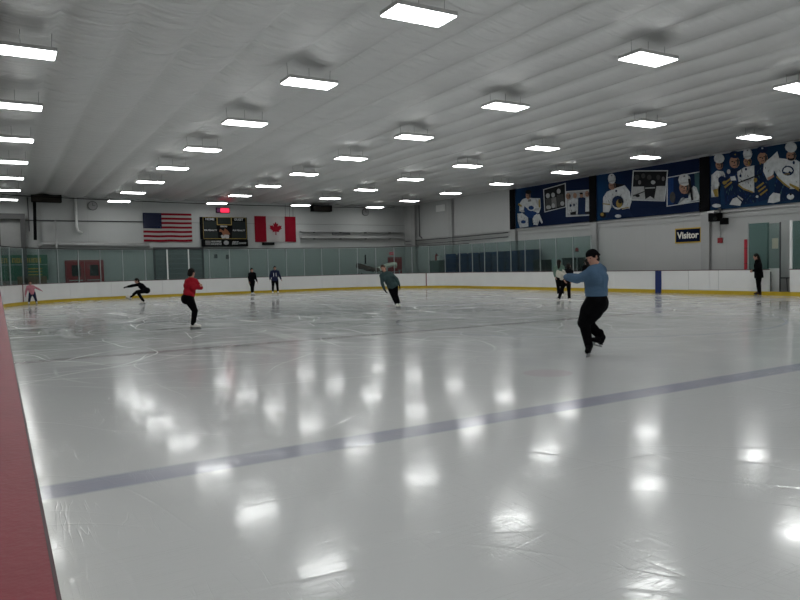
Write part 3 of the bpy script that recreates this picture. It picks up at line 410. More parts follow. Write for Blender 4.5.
obj('door_frame', (lambda b: (box(b, 8.25, 8.35, YFW-.12, YFW, .12, 2.93), box(b, 11.2, 11.3, YFW-.12, YFW, .12, 2.93), box(b, 8.25, 11.3, YFW-.14, YFW, 2.85, 2.97), b)[-1])(bmesh.new()), M['steel_dark'], r)
# loading doorway at the far left with its dark beam
r = tag(thing('door_4', None, None, (0, 0, 0)), kind='structure')
bm = bmesh.new(); box(bm, -2.9, 1.42, YFW-.55, YFW-.25, 4.55, 4.85); box(bm, 1.18, 1.42, YFW-.55, YFW-.3, .12, 4.55); box(bm, 0.1, .2, YFW-.5, YFW-.35, 2.9, 4.55)
obj('door_frame', bm, mat('frame_grey', (.07, .07, .07), .6), r)
bm = bmesh.new(); box(bm, -2.9, 1.18, YFW-.2, YFW-.02, .12, 4.55); obj('door_panel', bm, mat('loading_door', (.30, .30, .295), .5, var=.08), r)

# ------------------------------------------------------------------ dasher boards
HB = .994
boards = thing('rink_boards', 'white rink boards running around the ice with yellow kick strip and red cap', 'rink boards', (0, 0, 0))
def side(y0, y1, x, n, step=None): return [((x, y0), n), ((x, y1), n)]
def arc(cx, cy, a0, a1, k=14): return [((cx+RAD*math.cos(math.radians(a0+(a1-a0)*i/k)), cy+RAD*math.sin(math.radians(a0+(a1-a0)*i/k))), (math.cos(math.radians(a0+(a1-a0)*i/k)), math.sin(math.radians(a0+(a1-a0)*i/k)))) for i in range(k+1)]
G0, G1 = 14.33, 15.10        # open gate
main = [((RW, G1), (1, 0))] + arc(RW-RAD, YE-RAD, 0, 90) + arc(RAD, YE-RAD, 90, 180) + arc(RAD, YN+RAD, 180, 270) + arc(RW-RAD, YN+RAD, 270, 360) + [((RW, G0), (1, 0))]
bm = bmesh.new(); ribbon(bm, PATH, -.006, .06, 0, .15, closed=True); obj('kick_strip', bm, M['yellow'], boards)
bm = bmesh.new(); ribbon(bm, main, -.004, .058, HB-.025, HB); obj('cap_rail', bm, M['red_cap'], boards)
bm = bmesh.new(); ribbon(bm, main, -.009, -.004, HB-.022, HB+.001); obj('cap_edge', bm, M['dark_edge'], boards)
bm = bmesh.new(); ribbon(bm, main, .06, .14, .12, .9); obj('board_backing', bm, M['steel_dark'], boards)
def path_at(s):
    """point on the far end run; s=0 where the left curve starts, increasing towards and down the right side"""
    q = RAD*PI/2; W_ = RW-2*RAD
    if s < q: a = PI - s/RAD; return (RAD+RAD*math.cos(a), YE-RAD+RAD*math.sin(a)), (math.cos(a), math.sin(a))
    s -= q
    if s < W_: return (RAD+s, YE), (0, 1)
    s -= W_
    if s < q: a = PI/2 - s/RAD; return (RW-RAD+RAD*math.cos(a), YE-RAD+RAD*math.sin(a)), (math.cos(a), math.sin(a))
    s -= q
    return (RW, YE-RAD-s), (1, 0)
SQ = RAD*PI/2; STOT = SQ*2 + RW - 2*RAD
def loop_path():
    out = [main[0]]
    for q in main[1:]:
        a_, b_ = out[-1], q; L = math.dist(a_[0], b_[0]); n_ = max(1, int(L/.61)) if a_[1] == b_[1] else 1
        for k in range(1, n_+1): t = k/n_; out.append(((a_[0][0]*(1-t)+b_[0][0]*t, a_[0][1]*(1-t)+b_[0][1]*t), b_[1]))
    return out
LP_ = loop_path(); cur = [LP_[0]]; acc = 0; panels = 0
def shift(q, r, d):                                      # move point q towards r by d
    L = math.dist(q[0], r[0]); return ((q[0][0]+(r[0][0]-q[0][0])*d/L, q[0][1]+(r[0][1]-q[0][1])*d/L), q[1])
for q in LP_[1:]:
    acc += math.dist(cur[-1][0], q[0]); cur.append(q)
    if acc >= 2.3 or q is LP_[-1]:
        seg = [shift(cur[0], cur[1], .003)] + cur[1:-1] + [shift(cur[-1], cur[-2], .003)]
        bm = bmesh.new(); ribbon(bm, seg, .008, .06, .15, HB-.025); obj('board_panel', bm, M['white_board'], boards); cur = [q]; acc = 0
def board_stripe(name, label, p, n, w, m, z0=0.0):
    t = (-n[1], n[0])
    bm = bmesh.new(); a = [(p[0]+n[0]*o+t[0]*k, p[1]+n[1]*o+t[1]*k) for o, k in ((-.008, -w), (.02, -w), (.02, w), (-.008, w))]
    v = [bm.verts.new((*q_, z0)) for q_ in a] + [bm.verts.new((*q_, HB-.026)) for q_ in a]
    for f in ((0, 3, 2, 1), (4, 5, 6, 7), (0, 1, 5, 4), (1, 2, 6, 5), (2, 3, 7, 6), (3, 0, 4, 7)): bm.faces.new([v[i] for i in f])
    o = obj(name, bm, m, boards); o['label'] = label; return o
board_stripe('line_marking', 'blue line marking on the boards', (RW, YF), (1, 0), .16, mat('marking_blue', (.004, .02, .13), .4))
tr = math.asin((YG-(YE-RAD))/RAD)
for sgn in (1, -1):
    n = (sgn*math.cos(tr), math.sin(tr)); c = (RW-RAD if sgn > 0 else RAD, YE-RAD)
    board_stripe('line_marking', 'thin red goal line marking on the boards', (c[0]+n[0]*RAD, c[1]+n[1]*RAD), n, .035, mat('marking_red', (.16, .02, .025), .4), .0)
# closed gate outline in the right boards
bm = bmesh.new()
for y in (17.2, 18.6): box(bm, RW+.002, RW+.009, y-.008, y+.008, .16, HB-.03)
box(bm, RW+.002, RW+.009, 17.2, 18.6, .16, .18); g = obj('gate_outline', bm, mat('gate_joint', (.5, .5, .5), .6), boards)

# ------------------------------------------------------------------ glass above the boards
def at_path(p, n, t0): return (p[0]+n[0]*t0, p[1]+n[1]*t0)
def pane(p, n, q, m_, z0=HB, z1=2.72, label='clear glass panel standing on the curved and straight far rink boards', group='rink glass panels', mt=None, o=.05):
    bm = bmesh.new(); a, b = at_path(p, n, o), at_path(q, m_, o)
    rows = [(a, n), (b, m_)]
    ribbon(bm, [((a[0], a[1]), n), ((b[0], b[1]), m_)], -.006, .006, z0, z1)
    return tag(obj('glass_panel', bm, mt or M['glass']), label, 'glass panel', group)
def post(p, n, z1=2.74, label='slim aluminium post between glass panels on the rink boards', group='glass posts', w=.014, m=None, name='support_post'):
    a = at_path(p, n, .052)
    r = thing(name, label, 'post', (a[0], a[1], HB), math.atan2(n[1], n[0])-PI/2, group)
    obj('post_body', BX(-w, w, -.03, .03, 0, z1-HB), m or M['alu'], r, bevel=.004)
    obj('base_plate', BX(-.05, .05, -.045, .045, 0, .012), M['alu'], r)
    return r
SP = 1.215
ss = []; s = .25
s0 = SQ + (10.9 - RAD)            # a post stands by x=10.9 on the far boards
k = math.floor(-s0/SP)+1
while True:
    s = s0 + k*SP; k += 1
    if s < -.9: continue
    if s > STOT + (YE-RAD-23.2): break
    ss.append(s)
def P_(s): return ((0, YE-RAD+s), (-1, 0)) if s < 0 else path_at(s)
def lab(s, what):
    if s < SQ: return '%s on the curved far left boards' % what, '%s at the far left curve' % what
    if s < SQ+RW-2*RAD: return '%s on the straight far end boards' % what, '%s along the far end' % what
    if s < STOT: return '%s on the curved far right boards' % what, '%s at the far right curve' % what
    return '%s on the right boards before the blue lockers' % what, '%s along the right side' % what
gateS = []
for i, s in enumerate(ss):
    p, n = P_(s); l, g = lab(s, 'slim aluminium post between glass panels'); 
    xx = p[0]
    if n[1] > .9 and (abs(xx-8.55) < .7 or abs(xx-10.0) < .55): gateS.append(s); post(p, n, 2.74, 'thicker bright white gate post in the far end glass', 'white gate posts', .035, M['white']); continue
    post(p, n, 2.74, l, g)
for a, b in zip(ss, ss[1:]):
    l, g = lab((a+b)/2, 'clear greenish glass panel'); pane(*P_(a+.02), *P_(b-.02), label=l, group=g)
# thin black cable along the top of the far glass
pts = []
for i in range(70):
    s = ss[0] + (STOT-.2-ss[0])*i/69; p, n = P_(s); a = at_path(p, n, .052); pts.append((*a, 2.765))
tag(obj('net_cable', TB(pts, .022, 6), M['black']), 'black cable strung along the top of the far glass', 'cable')
# glass beside the open gate
pane((RW, 15.93), (1, 0), (RW, 15.14), (1, 0), label='greenish glass panel left of the open gate behind the black-coated person', group=None, mt=M['glass_thick'], z1=2.76)
pane((RW, 14.26), (1, 0), (RW, 13.1), (1, 0), label='greenish glass panel right of the open gate at the picture edge', group=None, mt=M['glass_thick'], z1=2.74)
post((RW, 15.96), (1, 0), 2.78, 'thin aluminium post at the left edge of the gate glass', None)
post((RW, 14.30), (1, 0), 2.78, 'white post on the right of the open gate', None, .05, M['white'])
post((RW, 13.04), (1, 0), 2.78, 'thin aluminium post right of the gate glass beyond the edge', None)
r = thing('gate_glass_screen', 'swung-open gate glass screen behind the boards with cream notice on it', 'screen', (25.62, 15.3, .12))
obj('screen_panel', BX(-.006, .006, -.27, .22, .9, 2.62), M['glass'], r); obj('screen_base', BX(-.03, .03, -.27, .22, 0, .9), M['white_board'], r)
obj('screen_frame', BX(-.02, .02, -.31, -.27, 0, 2.65), M['steel_dark'], r)
obj('notice', BX(-.012, -.007, -.22, .02, 1.65, 2.05), M['cream'], r)
r = thing('padded_post', 'tall red padded post leaning behind the boards left of the gate glass', 'padded post', (25.30, 16.19, .12))
obj('pad', TB([(0, 0, 0), (0, 0, 2.05)], .06, 14), mat('red_pad', (.45, .01, .03), .5, var=.1), r, bevel=.01)
for z in (.5, 1.1, 1.7): obj('strap', TB([(0, 0, z-.015), (0, 0, z+.015)], .063, 14), M['maroon'], r)
# stool inside the gate
r = thing('stool', 'dark low bench standing inside the open gate', 'bench', (25.95, 15.1, .12))
obj('seat', BX(-.2, .2, -.33, .28, .50, .55), M['steel_dark'], r, bevel=.01)
for sx in (-1, 1):
    for sy in (-1, 1): obj('leg', TB([(sx*.16, sy*.26-.02, .0), (sx*.15, sy*.22-.02, .5)], .018), M['steel_dark'], r)

# ------------------------------------------------------------------ behind the right boards
ys = [(37.55, 36.15), (36.05, 34.95), (34.9, 33.75), (33.7, 32.55), (32.5, 31.3), (31.25, 30.1), (29.95, 28.75)]
desc = ['nearest the grey cabinet', 'second from the grey cabinet', 'third from the grey cabinet', 'in the middle of the row', 'third from the near end of the row', 'second from the near end of the row', 'at the near end of the row']
for (a, b), de in zip(ys, desc):
    hgt = 2.12 + (37.5-a)*.012
    r = thing('equipment_locker', 'tall blue slatted locker behind the right glass, '+de, 'locker', (25.85, (a+b)/2, .12), 0, 'blue lockers behind the glass')
    w = (a-b)/2-.03
    obj('carcass', BX(-.28, .28, -w, w, 0, hgt-.12), M['locker'], r, bevel=.01)
    bm = bmesh.new()
    for z in range(6): box(bm, -.31, -.281, -w+.04, w-.04, .15+z*.33, .15+z*.33+.27)
    obj('slatted_door', bm, M['blue_pad'], r)
    obj('handle', BX(-.335, -.311, w-.15, w-.12, 1.2, 1.4), M['steel_dark'], r)
r = thing('cabinet', 'grey-green cabinet standing left of the blue lockers behind the glass', 'cabinet', (25.75, 38.7, .12))
obj('cabinet_body', BX(-.25, .25, -.62, .62, 0, 1.68), M['grey_green'], r, bevel=.01)
obj('cabinet_door', BX(-.27, -.252, -.58, -.01, .08, 1.62), M['grey_green'], r); obj('cabinet_door', BX(-.27, -.252, .01, .58, .08, 1.62), M['grey_green'], r)
r = thing('fire_extinguisher', 'red extinguisher standing on the grey-green cabinet', 'extinguisher', (25.75, 38.75, 1.80))
obj('tank', TB([(0, 0, 0), (0, 0, .02), (0, 0, .34), (0, 0, .4), (0, 0, .43)], [.1, .11, .11, .07, .04], 14), M['red'], r, True); obj('valve', TB([(0, 0, .43), (0, 0, .5)], .03), M['black'], r)
tag(obj('cardboard_box', BX(25.6, 25.9, 38.2, 38.5, 1.80, 2.1), M['white'], bevel=.01), 'small white box standing on the grey-green cabinet', 'box')
for (y0, y1, z1, de) in ((27.75, 28.75, 1.62, 'dark bench box behind the glass just right of the blue lockers'), (25.5, 26.5, 1.68, 'larger dark bench box behind the glass near the blue sweater skater')):
    r = thing('bench_box', de, 'bench box', (25.8, (y0+y1)/2, .12)); w = (y1-y0)/2
    obj('box_body', BX(-.3, .3, -w, w, 0, z1-.2), M['dark_box'], r, bevel=.01); obj('box_lid', BX(-.32, .32, -w-.02, w+.02, z1-.2, z1-.12), M['dark_box'], r, bevel=.01)
r = thing('poster_board', 'pale panel leaning upright between the two dark bench boxes', 'board', (25.8, 27.1, .12))
obj('panel', BX(-.02, .02, -.5, .5, .5, 1.56), mat('pale_panel', (.42, .48, .46), .5), r)
for sy in (-1, 1): obj('leg', BX(-.03, .03, sy*.42-.03, sy*.42+.03, 0, .5), M['steel'], r)
tag(obj('wooden_tray', BX(25.10, 25.18, 23.5, 24.4, HB-.07+.07, HB+.06), M['gold']), 'yellow strip of wood lying on the boards right of the blue sweater skater', 'plank')
r = thing('goal_lamp', 'red goal lamp on a thin pole above the right boards', 'lamp', (25.25, 25.2, .12))
obj('pole', TB([(0, 0, 0), (0, 0, 1.85)], .02), M['steel'], r); obj('lamp_base', TB([(0, 0, 1.83), (0, 0, 1.87)], .1, 12), M['steel_dark'], r)
obj('lamp_shade', TB([(0, 0, 1.87), (0, 0, 2.0), (0, 0, 2.06)], [.09, .085, .04], 12), M['red'], r, True)

# ------------------------------------------------------------------ ceiling lights
def make_light():
    r = thing('ceiling_light', 'x', 'ceiling light', (0, 0, 0), 0, 'rectangular ceiling lights')
    bm = bmesh.new(); box(bm, -.575, .575, -.29, .29, 0.0, .07); box(bm, -.45, .45, -.18, .18, .07, .10); obj('housing', bm, M['fixture'], r)
    obj('diffuser', BX(-.56, .56, -.275, .275, -.014, -.001), M['lamp'], r)
    for sx in (-.5, 0, .5): obj('hanger', TB([(sx, .0, .07), (sx*1.04, 0, .40)], .004, 5), M['steel_dark'], r)
    return r
proto = None
rowX = (.50, 6.12, 11.70, 17.17, 22.68)
rowN = ('the far left row', 'the second row from the left', 'the middle row', 'the fourth row from the left', 'the row nearest the mural wall')
for i, X in enumerate(rowX):
    for k in range(-6, 8):
        Y = 9.63 + 4.58*k; z = (5.44, 5.515, 5.55, 5.57, 5.58)[i]
        if proto is None: r = proto = make_light()
        else: r = copy_tree(proto)
        r.location = (X, Y, z)
        od = ('nearest in view', 'second', 'third', 'fourth', 'fifth', 'sixth', 'seventh', 'farthest, by the end wall')
        if k >= 0: r['label'] = 'glowing rectangular hanging light in %s, %s' % (rowN[i], od[k] if k in (0, 7) else od[k]+' going away')
        else: r['label'] = 'glowing rectangular hanging light in %s, %d bays behind the viewer' % (rowN[i], -k)

# ------------------------------------------------------------------ far wall items
FW = YFW
RXm = (PI/2, 0, 0)                 # text on the far wall, reading from the rink
def flat_poly(bm, pts, y, mi=0, t=.004):
    v = [bm.verts.new((x, y, z)) for x, z in pts]; w = [bm.verts.new((x, y-t, z)) for x, z in pts]
    try: f = bm.faces.new(w); f.material_index = mi
    except ValueError: return
    for i in range(len(v)): j = (i+1) % len(v); bm.faces.new((w[i], v[i], v[j], w[j])).material_index = mi
# US flag
def flag_surface(x0, z0, w, h, nx, nz, y0, amp, seed):
    r_ = random.Random(seed); ph = r_.uniform(0, 6)
    bm = bmesh.new(); g = []
    for j in range(nz+1):
        row = []
        for i in range(nx+1):
            u, v = i/nx, j/nz
            row.append(bm.verts.new((x0+w*u, y0 - .03 - amp*(1+math.sin(u*19+ph+v*1.3))*(.3+.7*(1-v)), z0+h*v + .012*math.sin(u*13+ph)*(1-v))))
        g.append(row)
    return bm, g
bm, g = flag_surface(7.72, 3.31, 2.92, 1.76, 48, 26, FW-.02, .012, 1)
for j in range(26):
    for i in range(48):
        stripe = j//2; red = stripe % 2 == 0
        mi = 2 if (i < 18 and j >= 12) else (0 if red else 1)
        bm.faces.new((g[j][i], g[j][i+1], g[j+1][i+1], g[j+1][i])).material_index = mi
cw, ch = 2.92*18/48, 1.76*14/26
for r_ in range(9):
    for c_ in range(6 if r_ % 2 == 0 else 5):
        cx = 7.72 + cw*((c_*2+1+(r_ % 2))/12); cz = 3.31+1.76*12/26 + ch*(r_+1)/10
        flat_poly(bm, [(cx+(.030 if q % 2 == 0 else .012)*math.sin(q*PI/5), cz+(.030 if q % 2 == 0 else .012)*math.cos(q*PI/5)) for q in range(10)], FW-.082, 1, .002)
fl = obj('american_flag', bm, [M['flag_red'], M['flag_white'], M['flag_blue']], smooth=False); tag(fl, 'large striped flag with starry blue canton hung on the far wall', 'flag')
bm, g = flag_surface(14.72, 3.29, 2.9, 1.71, 40, 16, FW-.02, .014, 5)
for j in range(16):
    for i in range(40): bm.faces.new((g[j][i], g[j][i+1], g[j+1][i+1], g[j+1][i])).material_index = 0 if (i < 11 or i >= 29) else 1
leaf = [(0, 1), (.16, .68), (.36, .78), (.27, .30), (.50, .55), (.56, .42), (.86, .47), (.76, .18), (.88, .10), (.42, -.28), (.48, -.45), (.06, -.38), (.08, -.85)]
lp = [(x, y) for x, y in leaf] + [(-x, y) for x, y in leaf[::-1][:-1]]
flat_poly(bm, [(16.17+x*.50, 4.16+y*.48) for x, y in lp], FW-.085, 0, .003)
tag(obj('canadian_flag', bm, [M['flag_red'], M['flag_white']]), 'red and white maple leaf flag hung on the far wall', 'flag')
for x in (16.9, 17.2, 17.45): tag(obj('hanging_wire', TB([(x, FW-.05, 5.0), (x, FW-.05, 5.85)], .012, 5), M['steel_dark']), 'thin wire running up the wall above the maple leaf flag', 'wire', 'wires above the maple leaf flag')
r = thing('wall_speaker', 'small black box on the wall under the maple leaf flag', 'speaker', (15.6, FW-.12, 3.17))
obj('speaker_body', BX(-.4, .4, -.1, .12, -.09, .09), M['black'], r, bevel=.01); obj('speaker_grille', BX(-.36, .36, -.11, -.1, -.06, .06), M['dark_box'], r)
# scoreboard
r = thing('scoreboard', 'black hockey scoreboard with gold outlines and sponsor strip on the far wall', 'scoreboard', (11.16, FW-.3, 3.0))
obj('scoreboard_case', BX(0, 2.98, 0, .3, .45, 1.87), M['black'], r, bevel=.01)
obj('sponsor_panel', BX(.05, 3.0, -.01, .28, 0, .44), M['black'], r, bevel=.01)
bm = bmesh.new()
for a in ((.12, 2.92, .48, .505), (.12, 2.92, 1.83, 1.85), (.12, .14, .48, 1.85), (2.9, 2.92, .48, 1.85), (1.0, 1.96, 1.36, 1.40), (1.0, 1.04, 1.36, 1.85), (1.92, 1.96, 1.36, 1.85)): box(bm, a[0], a[1], -.012, 0, a[2], a[3])
obj('gold_outline', bm, M['gold_line'], r)
bm = bmesh.new(); box(bm, .145, .97, -.006, 0, 1.1, 1.6); box(bm, 2.0, 2.88, -.006, 0, 1.1, 1.6); box(bm, .145, 1.05, -.006, 0, .52, .95); box(bm, 1.95, 2.88, -.006, 0, .52, .95); box(bm, 1.06, 1.9, -.006, 0, 1.42, 1.8)
obj('digit_window', bm, M['dark_box'], r)
PW = PR['w']
for s_, x, z, sz in (('HOME', .56, 1.72, .2), ('GUEST', 2.42, 1.72, .2), ('PERIOD', 1.43, 1.27, .13), ('PLR PENALTY', .58, 1.02, .135), ('PLR PENALTY', 2.42, 1.02, .135)):
    t = textobj('lettering', s_, sz, PW, r, (x, -.012, z), RXm, .006, .003)
bm = bmesh.new(); flat_poly(bm, [(1.2, 1.12), (1.42, .98), (1.5, 1.16), (1.7, 1.0), (1.84, .78), (1.7, .72), (1.52, .62), (1.36, .74), (1.3, .92), (1.12, .94)], 0, 0, .01); obj('emblem', bm, M['orange'], r)
bm = bmesh.new(); flat_poly(bm, [(1.22, .70), (1.36, .74), (1.4, .66), (1.48, .76), (1.64, .74), (1.76, .72), (1.74, .52), (1.6, .50), (1.52, .54), (1.3, .50)], -.008, 0, .008); obj('emblem_base', bm, PR['l'], r)
bm = bmesh.new(); box(bm, .22, .56, -.02, -.01, .08, .37); obj('sponsor_logo', bm, PR['g'], r)
def glyph_row(bm, x, z, w, h, n, y, seed, slant=0.):
    q = random.Random(seed); s_ = w/n
    for i in range(n):                       # worn blocky characters, too small to read in the photo
        x0 = x+i*s_; k = q.random(); bw = s_*.26
        def bar(a, b, c, d): flat_poly(bm, [(a+slant*(c-z), c), (b+slant*(c-z), c), (b+slant*(d-z), d), (a+slant*(d-z), d)], y, 0, .006)
        bar(x0, x0+bw, z, z+h)
        if k > .3: bar(x0, x0+s_*.8, z+h*.8, z+h)
        if k > .5: bar(x0, x0+s_*.8, z, z+h*.2)
        if k < .7: bar(x0+s_*.54, x0+s_*.8, z, z+h)
        else: bar(x0, x0+s_*.7, z+h*.4, z+h*.6)
bm = bmesh.new(); glyph_row(bm, .60, .25, .66, .11, 8, -.012, 1); glyph_row(bm, .60, .09, .66, .11, 7, -.012, 2); obj('sponsor_print', bm, PW, r)
bm = bmesh.new(); flat_poly(bm, [(1.56+.17*math.cos(a*PI/8), .23+.14*math.sin(a*PI/8)) for a in range(16)], -.01, 0, .01); obj('sponsor_emblem', bm, PR['l'], r)
bm = bmesh.new(); glyph_row(bm, 1.92, .12, .42, .2, 3, -.012, 5, .3); glyph_row(bm, 2.36, .15, .5, .10, 6, -.012, 6, .3); obj('sponsor_print', bm, PW, r)
r = thing('led_clock', 'small red glowing digital clock above the scoreboard', 'clock', (12.2, FW-.12, 5.15))
obj('clock_case', BX(0, .88, 0, .12, 0, .34), M['black'], r); obj('lit_digits', BX(.28, .84, -.008, 0, .03, .31), M['led'], r); obj('dim_digits', BX(.04, .27, -.008, 0, .05, .29), M['led_dim'], r)
tag(obj('exit_sign', BX(24.95, 25.3, FW-.08, FW, 2.33, 2.52), M['exit_red']), 'small glowing red exit sign above the single red door', 'exit sign')
textobj('lettering', 'EXIT', .15, PR['w'], bpy.data.objects['exit_sign'], (25.125, FW-.083, 2.425), RXm, .004, .002)
def wall_clock(x, z, label):
    r = thing('wall_clock', label, 'clock', (x, FW-.06, z)); bm = bmesh.new(); cyl(bm, (0, 0, 0), (0, 1, 0), .27, .06, 28); obj('clock_case', bm, M['steel_dark'], r)
    bm = bmesh.new(); cyl(bm, (0, -.035, 0), (0, 1, 0), .235, .012, 28); obj('clock_face', bm, mat('clock_face', (.30, .30, .30), .5), r)
    obj('clock_hand', BX(-.008, .008, -.05, -.042, 0, .17), M['black'], r); obj('clock_hand', BX(0, .13, -.05, -.042, -.008, .008), M['black'], r)
wall_clock(4.95, 5.42, 'round grey wall clock on the far wall left of the striped flag'); wall_clock(23.0, 5.42, 'round grey wall clock on the far wall near the right corner')
def heater(x, y, z, w, label):
    r = thing('hanging_heater', label, 'heater', (x, y, z)); bm = bmesh.new(); box(bm, -w/2, w/2, -.25, .25, .36, .42); box(bm, -w/2, -w/2+.05, -.25, .25, 0, .36); box(bm, w/2-.05, w/2, -.25, .25, 0, .36); box(bm, -w/2, w/2, .2, .25, 0, .36)
    obj('heater_case', bm, M['black'], r); bm = bmesh.new()
    for k in range(5): box(bm, -w/2+.05, w/2-.05, -.24, -.22, .02+k*.07, .05+k*.07)
    obj('heater_grille', bm, mat('rusty_grille', (.05, .04, .03), .6), r)
    for sx in (-1, 1): obj('hanger', TB([(sx*w*.4, 0, .42), (sx*w*.4, 0, ceil_z(x)-z-.05)], .012, 5), M['steel_dark'], r)
heater(2.5, 42.9, 5.48, 1.5, 'black grilled heater hanging by the far wall above the green sign'); heater(19.3, 43.2, 5.34, 1.4, 'black grilled heater hanging by the far wall right of the maple leaf flag')
# green shop sign on the far wall
r = thing('shop_sign', 'large green board with gold lettering behind the far left glass', 'sign', (-.6, FW-.28, 1.15))
obj('sign_board', BX(0, 3.05, 0, .05, 0, 1.42), M['green_sign'], r); obj('divider', BX(0, 3.05, -.01, 0, .86, .89), M['alu'], r)
bm = bmesh.new(); glyph_row(bm, .35, .98, .75, .27, 4, -.004, 11); glyph_row(bm, 1.3, .98, 1.45, .27, 7, -.004, 12); obj('gold_print', bm, M['gold'], r)
for z in (.62, .45, .28): obj('small_print', BX(2.05, 2.75, -.008, 0, z, z+.05), M['gold'], r)
r = thing('notice_board', 'brown notice panel below the green sign behind the child in pink', 'notice board', (1.0, FW-.55, .12))
obj('board', BX(-.1, 1.35, 0, .04, .7, 1.25), mat('brown_print', (.16, .10, .05), .6, var=.5, scale=6), r); obj('leg', BX(0, .05, 0, .04, 0, .7), M['steel_dark'], r); obj('leg', BX(1.2, 1.25, 0, .04, 0, .7), M['steel_dark'], r)
# ducts, pipes and cable trays
def pipe(name, pts, rad, m, label, cat='pipe', group=None, n=10):
    return tag(obj(name, TB(pts, rad, n), m, smooth=True), label, cat, group)
pipe('vent_pipe', [(4.04, FW-.2, 5.86), (4.04, FW-.2, 4.2), (4.1, FW-.2, 3.95), (4.3, FW-.12, 3.82)], .07, M['white'], 'white vertical vent pipe on the far wall above the red double door')
pipe('drain_pipe', [(1.93, FW-.35, 5.5), (1.88, FW-.35, 3.4)], .085, M['black'], 'thick black vertical pipe below the left hanging heater')
pipe('duct', [(2.0, FW-.22, 3.05), (2.3, FW-.22, 3.2), (8.0, FW-.22, 3.08)], .12, M['steel'], 'grey horizontal duct along the far wall above the left glass', 'duct')
pipe('cable', [(0.35, 41.8, 5.72), (1.2, 41.9, 5.70), (4, 42.2, 5.66), (9, 42.6, 5.62), (14, 42.8, 5.60), (20, 42.9, 5.64), (25, 43.0, 5.72)], .022, M['black'], 'long black cable sagging along the top of the far wall', 'cable')
pipe('conduit', [(-2.5, FW-.06, 4.52), (7.7, FW-.06, 4.52)], .03, M['steel_dark'], 'thin grey conduit along the far wall left of the striped flag', 'conduit')
pipe('conduit', [(2.93, FW-.40, 4.5), (2.93, FW-.40, .12)], .05, M['steel'], 'tall grey upright pipe between the green sign and the red double door', 'conduit')
pipe('conduit', [(1.6, FW-.05, 5.8), (1.62, FW-.05, 3.9)], .025, M['steel_dark'], 'upright conduit between the loading door beam and the black pipe', 'conduit')
for i, (z, hh, lb) in enumerate(((3.97, .12, 'upper'), (3.52, .18, 'lower'))):
    r = thing('cable_tray', '%s dark cable tray along the far wall right of the maple leaf flag' % lb, 'cable tray', (17.9, FW-.3, z))
    obj('tray_rail', BX(0, 8.1, 0, .03, 0, hh), M['steel'], r); obj('tray_rail', BX(0, 8.1, .25, .28, 0, hh), M['steel'], r); obj('tray_floor', BX(0, 8.1, .03, .25, 0, .02), M['steel_dark'], r)
    for x in (1, 3, 5, 7): obj('tray_bracket', BX(x, x+.04, 0, .3, -.05, 0), M['steel_dark'], r)
tag(obj('junction_box', BX(20.2, 21.6, FW-.36, FW-.30, 3.78, 3.93), M['steel_dark'], bevel=.01), 'long dark junction box mounted on the trays on the far wall', 'junction box')
pipe('conduit', [(XR-.08, 41.6, 5.8), (XR-.08, 41.6, 3.6), (XR-.08, 41.2, 3.4)], .04, M['steel_dark'], 'upright conduit near the far right corner', 'conduit')
for z, lb in ((3.28, 'upper'), (3.02, 'lower')): pipe('wall_cable', [(XR-.12, 43.5, z+.02), (XR-.12, 38, z), (XR-.4, 37.5, z), (XR-.12, 36.9, z), (XR-.12, 31.7, z+.03)], .025, M['steel_dark'], '%s black cable along the right wall beyond the murals' % lb, 'cable')
tag(obj('wall_notice', BX(XR-.03, XR, 38.4, 39.5, 5.15, 5.6), M['white'], bevel=.005), 'small white panel high on the right wall near the corner', 'panel')
for x, z in ((12.0, 2.25), (12.75, 2.2)): tag(obj('electrical_box', BX(x, x+.18, FW-.1, FW, z, z+.26), M['steel_dark'], bevel=.01), 'small dark electrical box on the wall below the scoreboard', 'electrical box', 'boxes below the scoreboard')
pipe('wall_bracket', [(22.9, FW-.06, 2.35), (22.9, FW-.06, 1.7)], .05, M['black'], 'small black upright fitting on the far wall above the tarp', 'fitting')
# tarp heap behind the far glass
r = thing('covered_table', 'low table under a brown and cream tarp behind the far glass', 'covered table', (21.6, 42.3, .12))
for x in (.1, 2.6):
    for y in (-.25, .25): obj('leg', BX(x-.03, x+.03, y-.03, y+.03, 0, .95), M['steel_dark'], r)
def tarp(x0, x1, f, m):
    bm = bmesh.new(); g = []
    for i in range(19):
        u = i/18; x = x0+(x1-x0)*u; zt = f(x); row = []
        for y, dz in ((-.38, -.28), (-.34, -.05), (-.1, .0), (.15, -.02), (.34, -.06), (.38, -.3)): row.append(bm.verts.new((x, y+.02*math.sin(x*9), zt+dz+.02*math.sin(x*11+y*5))))
        g.append(row)
    for a, b in zip(g, g[1:]):
        for k in range(5): bm.faces.new((a[k], b[k], b[k+1], a[k+1]))
    o = obj('tarp', bm, m, r, True); md = o.modifiers.new('t', 'SOLIDIFY'); md.thickness = .02; return o
o = tarp(0, 1.75, lambda x: 1.62-.35*math.sin(min(1, x/1.75)*PI/2), M['tarp_brown']); o['label'] = 'brown tarp half'
o = tarp(1.4, 2.9, lambda x: 1.24+.42*math.sin(max(0, (x-1.4)/1.5)*PI/2), M['tarp_cream']); o['label'] = 'cream tarp half'
r = thing('bench', 'low metal bench behind the far right glass beside the red door', 'bench', (25.4, 41.6, .12), -.5)
obj('seat', BX(-.9, .9, -.15, .15, 1.05, 1.1), M['steel'], r)
for x in (-.8, .8): obj('leg', BX(x-.03, x+.03, -.12, .12, 0, 1.05), M['steel'], r)

